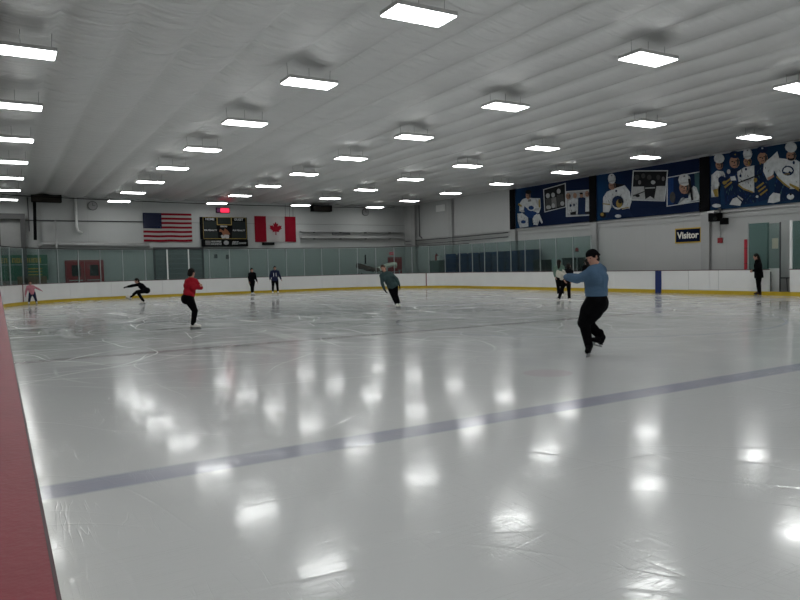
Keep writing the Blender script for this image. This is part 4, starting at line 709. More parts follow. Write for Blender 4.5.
# ------------------------------------------------------------------ murals on the right wall
def wall_poly(bm, pts, x, mi, t=.004):
    v = [bm.verts.new((x, y, z)) for y, z in pts]; w = [bm.verts.new((x-t, y, z)) for y, z in pts]
    f = bm.faces.new(w); f.material_index = mi
    for i in range(len(v)): j = (i+1) % len(v); bm.faces.new((w[i], v[i], v[j], w[j])).material_index = mi
keys = list('wngskybtld')
def art(name, parent, key, x0, label=None):
    bm = bmesh.new(); ra = random.Random(key); lay = [0]
    def put(c, pts): wall_poly(bm, pts, x0 - lay[0]*.0022, keys.index(c)); lay[0] += 1
    def inside(p, pts):
        c = False
        for i in range(len(pts)):
            (a, b), (d, e) = pts[i], pts[i-1]
            if (b > p[1]) != (e > p[1]) and p[0] < (d-a)*(p[1]-b)/(e-b)+a: c = not c
        return c
    for c, pts in ART[key]:
        if c == 'w' and len(pts) == 12 and max(p[1] for p in pts)-min(p[1] for p in pts) > .42:
            my = sum(p[0] for p in pts)/12; pts = [(my+(p[0]-my)*.86, p[1]) for p in pts]
        put(c, pts)
        ys_, zs_ = [p[0] for p in pts], [p[1] for p in pts]; y0, y1, z0, z1 = min(ys_), max(ys_), min(zs_), max(zs_); w, h = y1-y0, z1-z0; cy, cz = (y0+y1)/2, (z0+z1)/2
        def rel(q): return [(cy-u*w/2, cz+v*h/2) for u, v in q]
        if c == 's' and len(pts) == 12 and h > .3:                # printed face
            put('k', rel([(-.62, .22), (-.2, .26), (-.2, .10), (-.62, .08)])); put('k', rel([(.2, .26), (.62, .22), (.62, .08), (.2, .10)]))
            put('d', rel([(-.06, .12), (.08, .12), (.14, -.22), (-.12, -.22)])); put('k', rel([(-.32, -.46), (.32, -.46), (.26, -.56), (-.26, -.56)]))
            put('d', rel([(.55, .6), (.95, .2), (.9, -.4), (.45, -.85), (.68, -.2)]))
        if c == 'w' and len(pts) == 12 and h > .42:               # helmet vents, visor edge and shading
            put('l', rel([(-.9, -.35), (.9, -.35), (.8, -.62), (-.8, -.62)])); put('g', rel([(-.12, .75), (.12, .75), (.16, .5), (-.16, .5)]))
            put('l', rel([(.55, .75), (.98, .1), (.85, -.3), (.62, .2)]))
        if c in 'wn' and w*h > .25 and len(pts) > 5 and len(pts) != 12:   # folds, shading and trim on the kit
            for _ in range(40):
                y, z = ra.uniform(y0, y1), ra.uniform(z0, z1); L = ra.uniform(.06, .2)*min(1.2, h); dy = ra.uniform(-.5, .5)*L; t = ra.uniform(.012, .04)
                q = [(y, z), (y+dy+t, z-L*.5), (y+dy*1.3, z-L), (y+dy-t*.4, z-L*.5)]
                if all(inside(p, pts) for p in q): put(('l' if ra.random() < .6 else 'g') if c == 'w' else ('b' if ra.random() < .6 else 't'), q)
    me = bpy.data.meshes.new(name)
    bmesh.ops.triangulate(bm, faces=[f for f in bm.faces if len(f.verts) > 4]); bmesh.ops.recalc_face_normals(bm, faces=bm.faces); bm.to_mesh(me); bm.free()
    for k in keys: me.materials.append(PR[k])
    o = link(name, me, parent)
    if label: o['label'] = label
    return o
def banner_mat(name, a, b, y0, y1):
    m, nt, bs = new_mat(name); tc = nt.nodes.new('ShaderNodeTexCoord'); sp = nt.nodes.new('ShaderNodeSeparateXYZ'); nt.links.new(tc.outputs['Object'], sp.inputs[0])
    f = NM(nt, 'DIVIDE', NM(nt, 'SUBTRACT', sp.outputs[1], y0), y1-y0, clamp=True)
    f = NM(nt, 'MULTIPLY', f, NM(nt, 'MULTIPLY_ADD', noise(nt, tc.outputs['Object'], 1.3, 4), .9, .35), clamp=True)
    nt.links.new(mixc(nt, f, a, b), bs.inputs['Base Color']); bs.inputs['Roughness'].default_value = .7; bs.inputs['Specular IOR Level'].default_value = .06; return m
navy = (.006, .013, .040); blue = (.010, .050, .125); teal = (.008, .028, .06)
BXX = XR-.10
def banner(label, y0, y1, bmat, arts):
    o = obj('mural_banner', BX(BXX, BXX+.02, y0, y1, 3.50, 5.79), bmat); tag(o, label, 'banner')
    for i, (nm, k, lb) in enumerate(arts): art(nm, o, k, BXX-.001-.05*0 - i*.0006, lb)
    return o
banner('blue wall mural with a crouching goalkeeper and two framed photos, farthest away', 25.25, 31.1, banner_mat('mural_blue_far', navy, blue, 29.2, 31.3), [('player_print', 'goalkeeper', 'crouching goalkeeper in white'), ('photo_print', 'photoA', 'black and white team photo'), ('photo_print', 'photoB', 'colour team photo')])
banner('blue wall mural with a player in white and two framed photos, in the middle', 18.9, 24.85, banner_mat('mural_blue_middle', navy, blue, 22.8, 24.9), [('player_print', 'captain', 'player in white jersey'), ('photo_print', 'photoC', 'black and white photo of a player'), ('photo_print', 'photoD', 'close-up photo of a player in white helmet')])
banner('blue wall mural of a group of hockey players above the red post, nearest', 12.65, 18.5, banner_mat('mural_blue_near', teal, (.01, .035, .09), 14.5, 18.5), [('player_print', 'third_player_white', 'leftmost player in white helmet'), ('player_print', 'cap_player_navy', 'player in navy cap'), ('player_print', 'middle_player_white', 'player in white holding a stick'), ('player_print', 'second_cap_player_navy', 'player in navy with gold sleeve stripes'), ('player_print', 'bearded_player_white', 'bearded player with team crest')])
for y, de in ((31.2, 'left of the goalkeeper mural'), (24.93, 'between the goalkeeper mural and the middle mural'), (18.58, 'between the middle mural and the players mural')):
    tag(obj('column_cover', BX(XR-.20, XR-.165, y-.23, y+.23, 3.46, 5.79), M['black']), 'black cover strip on the wall column '+de, 'column cover')
# Visitor sign
r = thing('visitor_sign', 'navy sign reading Visitor with gold border on the right wall', 'sign', (XR-.03, 19.5, 2.50))
obj('sign_panel', BX(-.02, .03, -.66, .66, -.33, .33), M['gold'], r, bevel=.004); obj('sign_face', BX(-.026, -.0205, -.61, .61, -.28, .28), M['navy'], r)
textobj('lettering', 'Visitor', .40, mat('sign_letter', (.75, .74, .68), .5), r, (-.030, 0, .0), (PI/2, 0, -PI/2), .006, .012, xscale=.98)
# bracketed camera, conduit and call point
r = thing('wall_projector', 'black bracketed projector on the right wall beside the column', 'projector', (XR-.35, 17.90, 3.20))
bm = bmesh.new(); box(bm, -.2, .2, -.14, .26, -.2, .14); obj('projector_body', bm, M['black'], r, bevel=.02)
obj('bracket', BX(.2, .35, -.05, .05, -.05, .35), M['steel_dark'], r); obj('lens', TB([(-.2, -.1, -.08), (-.3, -.12, -.1)], .07, 14), M['dark_box'], r)
obj('lower_head', BX(-.15, .1, -.50, -.24, -.35, -.08), M['black'], r, bevel=.02); obj('top_cover', BX(-.18, .18, .0, .3, .18, .24), M['white'], r)
pipe('conduit', [(XR-.03, 18.2, 3.0), (XR-.03, 17.95, 2.98), (XR-.03, 17.95, 2.35)], .018, M['steel'], 'thin conduit on the right wall below the projector', 'conduit')
tag(obj('alarm_call_point', BX(XR-.08, XR, 17.85, 18.05, 2.1, 2.32), M['red'], bevel=.01), 'small red alarm box on the right wall below the projector', 'alarm')
# ------------------------------------------------------------------ people
def V(p): return Vector(p)
def cap(bm, p, q, r0, r1, n=14):
    """closed round-ended tapered limb"""
    p, q = V(p), V(q); d = q-p; L = d.length
    t = d/L if L > 1e-5 else Vector((0, 0, 1))
    u = t.cross(Vector((0, 1, 0))); u = u if u.length > .1 else t.cross(Vector((1, 0, 0))); u.normalize(); w = t.cross(u)
    prof = []
    for k in range(1, 6): a = PI/2*(k/5); prof.append((-r0*math.cos(a), r0*math.sin(a)))
    for k in range(0, 5): a = PI/2*(k/5); prof.append((L+r1*math.sin(a), r1*math.cos(a)))
    rings = [[bm.verts.new(p + t*s + (u*math.cos(2*PI*k/n)+w*math.sin(2*PI*k/n))*rr) for k in range(n)] for s, rr in prof]
    a0 = bm.verts.new(p - t*r0); a1 = bm.verts.new(q + t*r1)
    for a, b in zip(rings, rings[1:]):
        for k in range(n): bm.faces.new((a[k], a[(k+1) % n], b[(k+1) % n], b[k]))
    for k in range(n): bm.faces.new((a0, rings[0][(k+1) % n], rings[0][k])); bm.faces.new((a1, rings[-1][k], rings[-1][(k+1) % n]))
def ell(bm, c, r, fr=None, n=16):
    """ellipsoid; fr = (right, forward, up) axes"""
    c = V(c); X, Y, Z = fr or (Vector((1, 0, 0)), Vector((0, 1, 0)), Vector((0, 0, 1)))
    rows = []
    for i in range(1, n//2):
        a = PI*i/(n//2); rows.append([bm.verts.new(c + X*r[0]*math.sin(a)*math.cos(2*PI*k/n) + Y*r[1]*math.sin(a)*math.sin(2*PI*k/n) + Z*r[2]*math.cos(a)) for k in range(n)])
    t = bm.verts.new(c+Z*r[2]); b = bm.verts.new(c-Z*r[2])
    for p, q in zip(rows, rows[1:]):
        for k in range(n): bm.faces.new((p[k], q[k], q[(k+1) % n], p[(k+1) % n]))
    for k in range(n): bm.faces.new((t, rows[0][k], rows[0][(k+1) % n])); bm.faces.new((b, rows[-1][(k+1) % n], rows[-1][k]))
def fused(name, bm, m, parent, vox, smooth=4, cuts=()):
    bmesh.ops.recalc_face_normals(bm, faces=bm.faces)
    me = bpy.data.meshes.new(name); bm.to_mesh(me); bm.free()
    t = bpy.data.objects.new('tmp', me); COL.objects.link(t)
    md = t.modifiers.new('r', 'REMESH'); md.mode = 'VOXEL'; md.voxel_size = vox
    if smooth: s = t.modifiers.new('s', 'SMOOTH'); s.iterations = smooth; s.factor = .5
    bpy.context.view_layer.update()
    me2 = bpy.data.meshes.new_from_object(t.evaluated_get(bpy.context.evaluated_depsgraph_get()))
    bpy.data.objects.remove(t); bpy.data.meshes.remove(me)
    if cuts:
        b2 = bmesh.new(); b2.from_mesh(me2)
        for co, no in cuts:                    # clean hems and cuffs
            g = list(b2.verts)+list(b2.edges)+list(b2.faces)
            res = bmesh.ops.bisect_plane(b2, geom=g, plane_co=co, plane_no=no, clear_outer=True)
            ed = [e for e in res['geom_cut'] if isinstance(e, bmesh.types.BMEdge)]
            if ed: bmesh.ops.holes_fill(b2, edges=ed, sides=0)
        b2.to_mesh(me2); b2.free()
    me2.name = name
    me2.materials.clear(); me2.materials.append(m)
    for p in me2.polygons: p.use_smooth = True
    return link(name, me2, parent)
def lerp(a, b, t): return V(a)*(1-t) + V(b)*t
def unit(v): v = V(v); return v.normalized()

def person(label, loc, rz, J, face, g=1., hs=1., top=None, pants=None, hair=None, glove=None, hat=None, boots=None,
           longhair=False, thigh=1., coat=0., near=False, group=None, curl=.6, hips=1., belly=1., collar=True, hemup=.045):
    """J: joints in metres (a = across the view, d = away from the viewer, z = up). s0/s1 = viewer's left/right side."""
    J = {k: V(v) for k, v in J.items()}
    vb = .008 if near else .011; vc = .010 if near else .014
    hc, nk = J['head'], J['neck']
    f = V((face[0], face[1], face[2] if len(face) > 2 else 0)).normalized(); up0 = (hc-nk).normalized()
    f = (f - up0*f.dot(up0)*.6).normalized(); rt = f.cross(up0).normalized(); up = rt.cross(f)
    fr = (rt, f, up)
    pc = (J['hip0']+J['hip1'])/2; sc = (J['s0']+J['s1'])/2
    side = (J['s1']-J['s0']).normalized()
    # ---- body, one continuous surface
    def build(dr=0., parts='all', arm_end=1., leg_end=1.):
        bm = bmesh.new()
        A = parts in ('all', 'top'); B = parts in ('all', 'bottom')
        if parts == 'all':
            ell(bm, hc+up*.02*hs, (.072*hs, .092*hs, .098*hs), fr); ell(bm, hc+f*.018*hs-up*.045*hs, (.055*hs, .070*hs, .070*hs), fr)
            cap(bm, hc+f*.088*hs+up*.012*hs, hc+f*.105*hs-up*.018*hs, .008*hs, .014*hs, 8)          # nose
            cap(bm, hc+f*.060*hs-up*.098*hs, hc+f*.072*hs-up*.092*hs, .022*hs, .02*hs, 8)            # chin
            for s in (-1, 1):
                cap(bm, hc+rt*s*.074*hs+up*.014*hs-f*.005, hc+rt*s*.078*hs-up*.018*hs-f*.002, .016*hs, .011*hs, 8)   # ears
                cap(bm, hc+rt*s*.015*hs+f*.084*hs+up*.030*hs, hc+rt*s*.045*hs+f*.070*hs+up*.030*hs, .010*hs, .010*hs, 8)   # brow
            cap(bm, hc-up*.05*hs-f*.01, nk-up*.03, .052*hs*g**.5, .060*g**.5)
        if A:
            for s, k in ((-1, 's0'), (1, 's1')):
                cap(bm, nk-up0*.04, J[k], .055*g+dr, .058*g+dr)                                    # trapezius
            lo = lerp(sc, pc, .25); mid = lerp(sc, pc, .62)
            w = (J['s1']-J['s0']).length/2
            cap(bm, lo-side*w*.55, lo+side*w*.55, .105*g+dr, .105*g+dr); cap(bm, sc-side*w*.5, sc+side*w*.5, .075*g+dr, .075*g+dr)
            cap(bm, lo, mid, .12*g*belly+dr, .108*g*belly+dr)
            cap(bm, mid-side*w*.38, mid+side*w*.38, .098*g*belly+dr, .098*g*belly+dr)
            cap(bm, mid, pc+(mid-pc).normalized()*.02, .105*g*belly+dr, .12*g*hips+dr)
            for i in ('0', '1'):
                S, E, W = J['s'+i], J['e'+i], J['w'+i]; E2 = lerp(E, W, arm_end if parts == 'top' else 1.)
                cap(bm, S, E, .050*g+dr*.8, .040*g+dr*.8); cap(bm, E, lerp(E, W, .4), .040*g+dr*.8, .038*g+dr*.8); cap(bm, lerp(E, W, .4), E2, .038*g+dr*.8, .027*g+dr*.7)
        if B:
            hw = (J['hip1']-J['hip0'])/2
            cap(bm, pc-hw*.75, pc+hw*.75, .118*g*hips+dr, .118*g*hips+dr)
            if 'butt' in J: ell(bm, J['butt'], (.125*g*hips+dr, .14*g*hips+dr, .13*g*hips+dr))
            if parts == 'bottom': cap(bm, pc, lerp(pc, sc, .22), .115*g*hips+dr, .108*g*belly+dr*.6)
            for i in ('0', '1'):
                H, K, A_ = J['hip'+i], J['k'+i], J['a'+i]
                cap(bm, H, lerp(H, K, .45), .098*g*hips*thigh**.5+dr, .082*g*thigh+dr); cap(bm, lerp(H, K, .45), K, .082*g*thigh+dr, .058*g*thigh**.6+dr)
                cap(bm, K, lerp(K, A_, .35), .055*g+dr, .054*g+dr); cap(bm, lerp(K, A_, .35), A_, .054*g+dr, .038*g+dr*1.1)
        if parts == 'all':
            for i, sg in (('0', -1), ('1', 1)):
                A_, T = J['a'+i], J['t'+i]; su = V(J.get('u'+i, (0, 0, 1))).normalized(); fw = T-A_; fw = (fw-su*fw.dot(su)).normalized(); hl = A_-su*.055*hs-fw*.035*hs
                cap(bm, A_, hl+su*.012*hs, .034*hs, .024*hs); cap(bm, hl+su*.006*hs, hl+fw*.11*hs, .024*hs, .026*hs); cap(bm, A_, hl+fw*.1*hs, .03*hs, .024*hs); cap(bm, hl+fw*.11*hs, hl+fw*.175*hs, .025*hs, .018*hs)
                hand(bm, i, sg, 0.)
        return bm
    def hand(bm, i, sg, dr):
        E, W, Hn = J['e'+i], J['w'+i], J['h'+i]
        d = (Hn-W); L = d.length or .1; d = d.normalized() if d.length > 1e-4 else (W-E).normalized(); L = min(max(L*2., .15), .19)*hs
        n = V(J.get('pn'+i, (0, -1, .0))); n = (n - d*n.dot(d)).normalized(); s = d.cross(n).normalized()
        if 'flip'+i in J: s = -s
        P0 = W + d*.012; P1 = W + d*L*.48
        for q in (-.028, -.009, .010, .028): cap(bm, P0+s*q*.65*hs, P1+s*q*hs, .015*hs+dr, .012*hs+dr, 8)
        c = curl
        for q, fl in ((-.029, .80), (-.010, .96), (.010, 1.), (.029, .9)):
            b = P1+s*q*hs; L1, L2, L3 = L*.24*fl, L*.15*fl, L*.11*fl
            d1 = (d + n*.35*c).normalized(); d2 = (d + n*1.0*c).normalized(); d3 = (d + n*2.0*c).normalized()
            a1 = b+d1*L1; a2 = a1+d2*L2; a3 = a2+d3*L3
            cap(bm, b, a1, .0095*hs+dr, .009*hs+dr, 8); cap(bm, a1, a2, .009*hs+dr, .0085*hs+dr, 8); cap(bm, a2, a3, .0085*hs+dr, .0078*hs+dr, 8)
        tb = P0 + d*.02 + s*.022*hs; t1 = tb + (d*.6+s*.8+n*.3).normalized()*L*.22; t2 = t1 + (d*.95+s*.25+n*.4).normalized()*L*.17
        cap(bm, tb, t1, .014*hs+dr, .011*hs+dr, 8); cap(bm, t1, t2, .011*hs+dr, .009*hs+dr, 8)
    body = fused('person', build(), M['skin'], None, vb, 2)
    body.location = loc; body.rotation_euler = (0, 0, rz)
    tag(body, label, 'person', group)
    # ---- clothing
    b = build(.022, 'top', .92)
    if coat > 0:
        mid = lerp(sc, pc, .8); low = pc + (pc-sc).normalized()*coat
        cap(b, mid, low, .14*g, .15*g); hw = (J['hip1']-J['hip0'])*.35; cap(b, low-hw, low+hw, .13*g, .13*g); cap(b, pc-hw, pc+hw, .14*g*hips, .14*g*hips)
    else:
        hw = (J['hip1']-J['hip0'])*.33; q = lerp(pc, sc, .15); cap(b, q-hw, q+hw, .118*g*hips+.02, .118*g*hips+.02)
    ax = (sc-pc).normalized(); hem = pc - ax*(coat+.06) if coat > 0 else pc + ax*hemup
    fused('sweater' if coat == 0 else 'coat', b, top, body, vc, 4, cuts=[(hem, -ax)])
    if collar:
        b = bmesh.new(); cap(b, nk-up0*.05, nk-up0*.005, .080*g**.5, .066*g**.5); fused('collar', b, top, body, vc, 3)
    b = build(.016, 'bottom'); fused('trousers', b, pants, body, vc, 3)
    # ---- gloves
    if glove:
        for i, sg in (('0', -1), ('1', 1)):
            b = bmesh.new(); hand(b, i, sg, .006); cap(b, lerp(J['e'+i], J['w'+i], .86), J['w'+i], .036, .034); fused('glove', b, glove, body, vb, 2)
    # ---- hair and headwear
    hm = hair or M['hair']; b = bmesh.new()
    ell(b, hc+up*.040*hs-f*.008*hs, (.083*hs, .094*hs, .094*hs), fr); ell(b, hc-up*.015*hs-f*.045*hs, (.078*hs, .065*hs, .085*hs), fr)
    if longhair:
        cap(b, hc-f*.05*hs, nk-f*.07*hs-up*.05, .07*hs, .06*hs); cap(b, nk-f*.07*hs-up*.05, nk-f*.09*hs-up*.16, .06*hs, .035*hs)
    fused('hair', b, hm, body, vb, 2)
    if hat:
        b = bmesh.new(); ell(b, hc+up*.052*hs-f*.012*hs, (.090*hs, .103*hs, .085*hs), fr); ell(b, hc+up*.03*hs-f*.045*hs, (.086*hs, .075*hs, .085*hs), fr)
        h_ = fused('cap', b, hat, body, vb, 2)
        b = bmesh.new(); cap(b, hc+up*.02*hs-f*.11*hs, hc+up*.005*hs-f*.155*hs, .03*hs, .022*hs); fused('hair_bun', b, hm, body, vb, 2)
    for s in (-1, 1):
        b = bmesh.new(); ell(b, hc+rt*s*.031*hs+f*.0835*hs+up*.012*hs, (.011*hs, .007*hs, .0065*hs), fr, 10); o = obj('eye', b, M['eye'], body, True)
    b = bmesh.new(); ell(b, hc+f*.0885*hs-up*.050*hs, (.024*hs, .008*hs, .008*hs), fr, 10); obj('mouth', b, M['lip'], body, True)
    # ---- skates
    for i in ('0', '1'):
        A_, T, K = J['a'+i], J['t'+i], J['k'+i]; fd = (T-A_); u = (K-A_).normalized(); u = V(J.get('u'+i, u))
        fd = T-A_; fd = (fd - u*fd.dot(u)*.0).normalized(); u = (u - fd*u.dot(fd)).normalized() if 'u'+i in J else u
        # sole frame
        sole_up = V(J.get('u'+i, (0, 0, 1))).normalized(); fw = (T-A_); fw = (fw - sole_up*fw.dot(sole_up)).normalized()
        s = sole_up.cross(fw)
        heel = A_ - sole_up*.055*hs - fw*.035*hs; toe = heel + fw*.215*hs
        b = bmesh.new(); cap(b, A_+u*.10*hs, A_, .052*hs, .047*hs); cap(b, A_, heel+sole_up*.01, .046*hs, .038*hs); cap(b, heel, heel+fw*.10*hs, .038*hs, .040*hs); cap(b, heel+fw*.1*hs, toe-fw*.02*hs-sole_up*.006, .041*hs, .032*hs); cap(b, A_+fw*.02*hs, heel+fw*.13*hs+sole_up*.01*hs, .044*hs, .036*hs)
        bt = fused('skate', b, boots or M['skate_white'], body, vb, 2)
        z0 = heel - sole_up*.036*hs
        def slab(nm, a0, a1, h0, h1, th, m):
            b = bmesh.new(); c0 = z0
            q = [c0+fw*a+s*w-sole_up*h for h in (h0, h1) for a, w in ((a0, -th), (a1, -th), (a1, th), (a0, th))]
            v = [b.verts.new(p) for p in q]
            for fc in ((0, 3, 2, 1), (4, 5, 6, 7), (0, 1, 5, 4), (1, 2, 6, 5), (2, 3, 7, 6), (3, 0, 4, 7)): b.faces.new([v[j] for j in fc])
            return obj(nm, b, m, bt)
        slab('heel', -.03*hs, .04*hs, -.004*hs, .018*hs, .018*hs, M['black']); slab('sole', .04*hs, .20*hs, -.002*hs, .006*hs, .022*hs, M['black'])
        slab('blade', -.045*hs, .235*hs, .035*hs, .058*hs, .003, M['blade'])
        slab('blade_mount', -.01*hs, .02*hs, .018*hs, .036*hs, .004, M['blade']); slab('blade_mount', .12*hs, .17*hs, .006*hs, .036*hs, .004, M['blade'])
    return body
SK = .149   # ankle height above the ice when standing on the blade (hs=1)

# skater in blue, spinning on one leg, arms joined to the left
person('skater in blue sweater and black cap turning on one foot, largest in view', (7.54, 7.37, 0), -.80, dict(
    head=(.095, -.03, 1.462), neck=(.150, .0, 1.345), s0=(.075, -.13, 1.255), s1=(.215, .13, 1.27), e0=(-.13, -.13, 1.150), e1=(-.06, .16, 1.16),
    w0=(-.30, -.06, 1.190), w1=(-.285, .06, 1.20), h0=(-.385, -.02, 1.215), h1=(-.385, .03, 1.235), pn0=(0, 1, .3), pn1=(0, -1, .3),
    hip0=(.135, -.085, .80), hip1=(.155, .095, .81), butt=(.155, 0, .79), k0=(-.035, -.06, .50), a0=(.030, -.02, SK), t0=(.0, -.17, SK-.05),
    k1=(.0, .09, .50), a1=(.215, .07, .27), t1=(.12, .0, .20), u1=(.35, .0, .93)), (-.68, -.74, -.05), hemup=.095, g=1.17, hips=1.06, belly=1.08, thigh=1.5,
    top=M['blue_knit'], pants=M['black_cloth'], glove=M['glove_white'], hat=M['black_cloth'], boots=M['black_cloth'], near=True)
# teal jacket, leaning into an edge
person('skater in teal jacket leaning sideways on the far ice, black trousers', (11.61, 19.86, 0), -.531, dict(
    head=(-.50, -.02, 1.37), neck=(-.44, .0, 1.235), s0=(-.56, -.02, 1.125), s1=(-.27, .0, 1.19), e0=(-.545, -.05, .86), e1=(-.055, .0, 1.0), w0=(-.47, -.10, .65), w1=(.03, -.03, .79), h0=(-.43, -.11, .58), h1=(.05, -.04, .72),
    pn0=(1, 0, 0), pn1=(-1, 0, 0), hip0=(-.28, 0, .76), hip1=(-.12, .0, .78), k0=(-.19, -.06, .44), k1=(-.09, -.05, .46), a0=(-.075, .02, .155), a1=(.0, .03, .155), t0=(-.04, -.15, .10), t1=(.06, -.15, .10)),
    (-.35, -.9), g=1.02, top=M['teal_cloth'], pants=M['black_cloth'], glove=M['black_cloth'], hair=M['hair_brown'], coat=.02)
# red sweater, seen from behind-left, arms folded
person('skater in red sweater with folded arms and black trousers on the left', (3.98, 16.656, 0), -.233, dict(
    head=(-.005, .0, 1.37), neck=(-.02, .0, 1.245), s0=(-.10, -.02, 1.165), s1=(.075, .10, 1.165), e0=(.02, -.10, .99), e1=(.20, .05, 1.01), w0=(.16, -.04, 1.06), w1=(.06, -.02, 1.02), h0=(.20, .0, 1.07), h1=(.02, -.04, 1.05),
    pn0=(0, 1, 0), pn1=(0, -1, 0), hip0=(-.12, -.08, .78), hip1=(-.08, .08, .78), butt=(-.14, 0, .755), k0=(.045, -.05, .46), k1=(.035, .06, .47), a0=(-.015, -.03, SK), a1=(.0, .06, SK), t0=(.14, -.06, SK-.05), t1=(.15, .04, SK-.05)),
    (.75, .65), g=.95, hs=.93, hips=1.0, top=M['red_cloth'], pants=M['black_cloth'])
# squatting skater in black
person('skater all in black squatting low on one leg with arm stretched out', (5.5, 32.05, 0), -.171, dict(
    head=(-.21, -.02, 1.06), neck=(-.14, 0, .96), s0=(-.12, -.12, .90), s1=(-.09, .14, .90), e0=(-.40, -.14, .87), e1=(-.38, .17, .84), w0=(-.62, -.10, .82), w1=(-.60, .12, .80), h0=(-.70, -.08, .81), h1=(-.68, .10, .79),
    pn0=(0, 0, -1), pn1=(0, 0, -1), hip0=(.17, -.08, .61), hip1=(.17, .09, .61), butt=(.20, 0, .62), k0=(-.20, -.08, .56), k1=(-.22, .10, .58), a0=(.035, -.05, .155), a1=(-.50, .08, .36), t0=(-.09, -.05, .10), t1=(-.58, .08, .42), u1=(.45, 0, .9)),
    (-.95, -.3), g=.97, top=M['black_cloth'], pants=M['black_cloth'], glove=M['black_cloth'])
person('skater in plain black top and trousers by the far end boards', (12.33, 37.43, 0), -.319, dict(
    head=(.01, 0, 1.42), neck=(.015, 0, 1.30), s0=(-.13, 0, 1.22), s1=(.16, .02, 1.22), e0=(-.17, .02, .98), e1=(.21, .0, .97), w0=(-.15, -.06, .80), w1=(.28, -.06, .78), h0=(-.14, -.08, .73), h1=(.31, -.08, .72),
    pn0=(1, 0, 0), pn1=(-1, 0, 0), hip0=(-.08, 0, .78), hip1=(.07, 0, .78), k0=(-.02, -.04, .46), k1=(.04, .02, .47), a0=(-.04, .05, SK), a1=(.03, .02, SK), t0=(.02, -.10, SK-.05), t1=(.12, -.10, SK-.05)),
    (.2, -1), g=.98, top=M['black_cloth'], pants=M['black_cloth'], hair=M['hair'], coat=.02)
nv = person('skater in navy jacket with pale stripes by the far end boards', (13.94, 38.12, 0), -.352, dict(
    head=(.015, 0, 1.51), neck=(.01, 0, 1.39), s0=(-.18, 0, 1.30), s1=(.19, 0, 1.30), e0=(-.26, .02, 1.05), e1=(.29, .02, 1.03), w0=(-.28, -.05, .86), w1=(.36, -.05, .85), h0=(-.29, -.07, .80), h1=(.39, -.07, .80),
    pn0=(1, 0, 0), pn1=(-1, 0, 0), hip0=(-.10, 0, .84), hip1=(.09, 0, .84), k0=(-.12, -.04, .48), k1=(.13, -.04, .48), a0=(-.14, .02, SK), a1=(.155, .02, SK), t0=(-.17, -.14, SK-.05), t1=(.19, -.14, SK-.05)),
    (0, -1), g=1.05, top=M['navy_cloth'], pants=M['black_cloth'], hair=M['hair'], coat=.02)
for x in (-.06, .08): obj('jacket_stripe', TB([(x, -.165, 1.24), (x, -.160, 1.02)], .016, 6), M['white'], nv)
person('small child skater in pink jacket and dark trousers by the left boards', (1.385, 37.37, 0), -.038, dict(
    head=(-.085, 0, 1.05), neck=(-.075, 0, .945), s0=(-.19, 0, .875), s1=(.04, 0, .875), e0=(-.265, -.02, .68), e1=(.20, -.02, .79), w0=(-.30, -.06, .50), w1=(.34, -.05, .70), h0=(-.31, -.08, .44), h1=(.39, -.06, .67),
    pn0=(1, 0, 0), pn1=(0, 0, -1), hip0=(-.08, 0, .56), hip1=(.04, 0, .56), k0=(-.13, -.03, .34), k1=(.10, -.03, .34), a0=(-.17, .02, .13), a1=(.15, .02, .13), t0=(-.19, -.10, .09), t1=(.17, -.10, .09)),
    (.1, -1), g=.78, hs=.85, top=M['pink_cloth'], pants=M['navy_cloth'], hair=M['hair_brown'], glove=M['pink_cloth'], coat=.01)
person('skater with long dark hair in grey-green top behind the small one in black', (19.54, 20.41, 0), -.765, dict(
    head=(-.065, 0, 1.43), neck=(-.06, 0, 1.31), s0=(-.21, 0, 1.24), s1=(.08, 0, 1.24), e0=(-.25, -.02, 1.02), e1=(.14, -.02, 1.03), w0=(-.22, -.10, .86), w1=(.19, -.10, .90), h0=(-.20, -.14, .80), h1=(.20, -.14, .84),
    pn0=(1, 0, 0), pn1=(-1, 0, 0), hip0=(-.12, 0, .80), hip1=(.04, 0, .80), k0=(-.11, -.02, .47), k1=(.05, .02, .47), a0=(-.10, .03, SK), a1=(.06, .05, SK), t0=(-.14, -.12, SK-.05), t1=(.06, -.12, SK-.05)),
    (.3, .9), g=.95, top=M['green_cloth'], pants=M['black_cloth'], longhair=True)
person('small skater in black with legs apart behind the blue skater\'s gloves', (17.11, 17.73, 0), -.769, dict(
    head=(.157, 0, 1.29), neck=(.150, 0, 1.19), s0=(.04, 0, 1.11), s1=(.26, 0, 1.11), e0=(.0, -.02, .92), e1=(.30, -.02, .92), w0=(.02, -.10, .78), w1=(.28, -.10, .78), h0=(.05, -.14, .74), h1=(.26, -.14, .74),
    pn0=(1, 0, 0), pn1=(-1, 0, 0), hip0=(.02, 0, .76), hip1=(.15, 0, .76), k0=(-.08, -.03, .46), k1=(.165, -.02, .47), a0=(-.18, .02, .14), a1=(.18, .02, .14), t0=(-.24, -.12, .09), t1=(.21, -.13, .09)),
    (.2, .9), g=.86, hs=.93, top=M['black_cloth'], pants=M['black_cloth'])
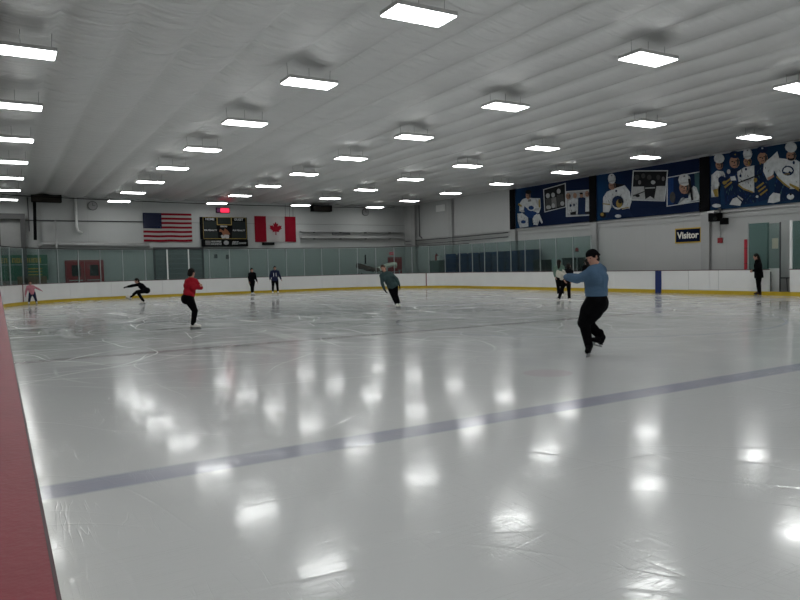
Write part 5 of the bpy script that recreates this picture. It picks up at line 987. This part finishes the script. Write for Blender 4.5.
person('person in long black coat standing on the ice beside the open gate', (24.70, 15.33, 0), -1.0, dict(
    head=(-.05, -.02, 1.475), neck=(-.02, 0, 1.36), s0=(-.02, -.16, 1.27), s1=(.03, .17, 1.27), e0=(.01, -.22, 1.02), e1=(.05, .22, 1.02), w0=(-.16, -.16, .94), w1=(-.15, .10, .94), h0=(-.22, -.12, .93), h1=(-.21, .06, .94),
    pn0=(0, 1, 0), pn1=(0, -1, 0), hip0=(.03, -.08, .83), hip1=(.04, .09, .83), k0=(.02, -.06, .48), k1=(.04, .07, .48), a0=(.05, -.05, SK), a1=(.07, .08, SK), t0=(-.10, -.08, SK-.05), t1=(-.08, .06, SK-.05)),
    (-1, -.15), g=1.08, top=M['black_cloth'], pants=M['black_cloth'], coat=.10, longhair=True, boots=M['hair_brown'])
person('skater in black almost hidden behind the skater in blue', (20.7, 20.07, 0), -.802, dict(
    head=(-.04, 0, 1.43), neck=(-.02, 0, 1.31), s0=(-.14, 0, 1.23), s1=(.16, 0, 1.23), e0=(-.17, -.02, 1.0), e1=(.20, -.02, 1.0), w0=(-.14, -.08, .82), w1=(.2, -.08, .82), h0=(-.13, -.10, .76), h1=(.2, -.1, .76),
    pn0=(1, 0, 0), pn1=(-1, 0, 0), hip0=(-.07, 0, .79), hip1=(.09, 0, .79), k0=(-.07, -.04, .47), k1=(.09, .02, .47), a0=(-.08, .03, SK), a1=(.10, .03, SK), t0=(-.1, -.12, SK-.05), t1=(.12, -.12, SK-.05)),
    (-.4, .9), g=.97, top=M['black_cloth'], pants=M['black_cloth'], longhair=True)

# ------------------------------------------------------------------ camera and view
cd = bpy.data.cameras.new('camera'); cam = bpy.data.objects.new('camera', cd); COL.objects.link(cam)
cd.sensor_width = 36; cd.lens = 681.574/800*36; cd.clip_start = .05; cd.clip_end = 200
Rv = Vector((0.86084556, -0.50832992, -0.02335837)); Uv = Vector((0.04442317, 0.02934363, 0.99858176)); Fv = Vector((0.50692356, 0.86066233, -0.04784195))
mw = Matrix(((Rv.x, Uv.x, -Fv.x, -0.041), (Rv.y, Uv.y, -Fv.y, 0.0), (Rv.z, Uv.z, -Fv.z, 1.390), (0, 0, 0, 1)))
cam.matrix_world = mw
SC.camera = cam
w = bpy.data.worlds.new('world'); SC.world = w; w.use_nodes = True
w.node_tree.nodes['Background'].inputs[0].default_value = (.5, .55, .6, 1); w.node_tree.nodes['Background'].inputs[1].default_value = .02
SC.view_settings.view_transform = 'Standard'; SC.view_settings.look = 'None'; SC.view_settings.gamma = 1; SC.view_settings.exposure = EXPO
SC.cycles.max_bounces = 8; SC.cycles.transparent_max_bounces = 16; SC.cycles.use_denoising = True; SC.cycles.sample_clamp_indirect = 6
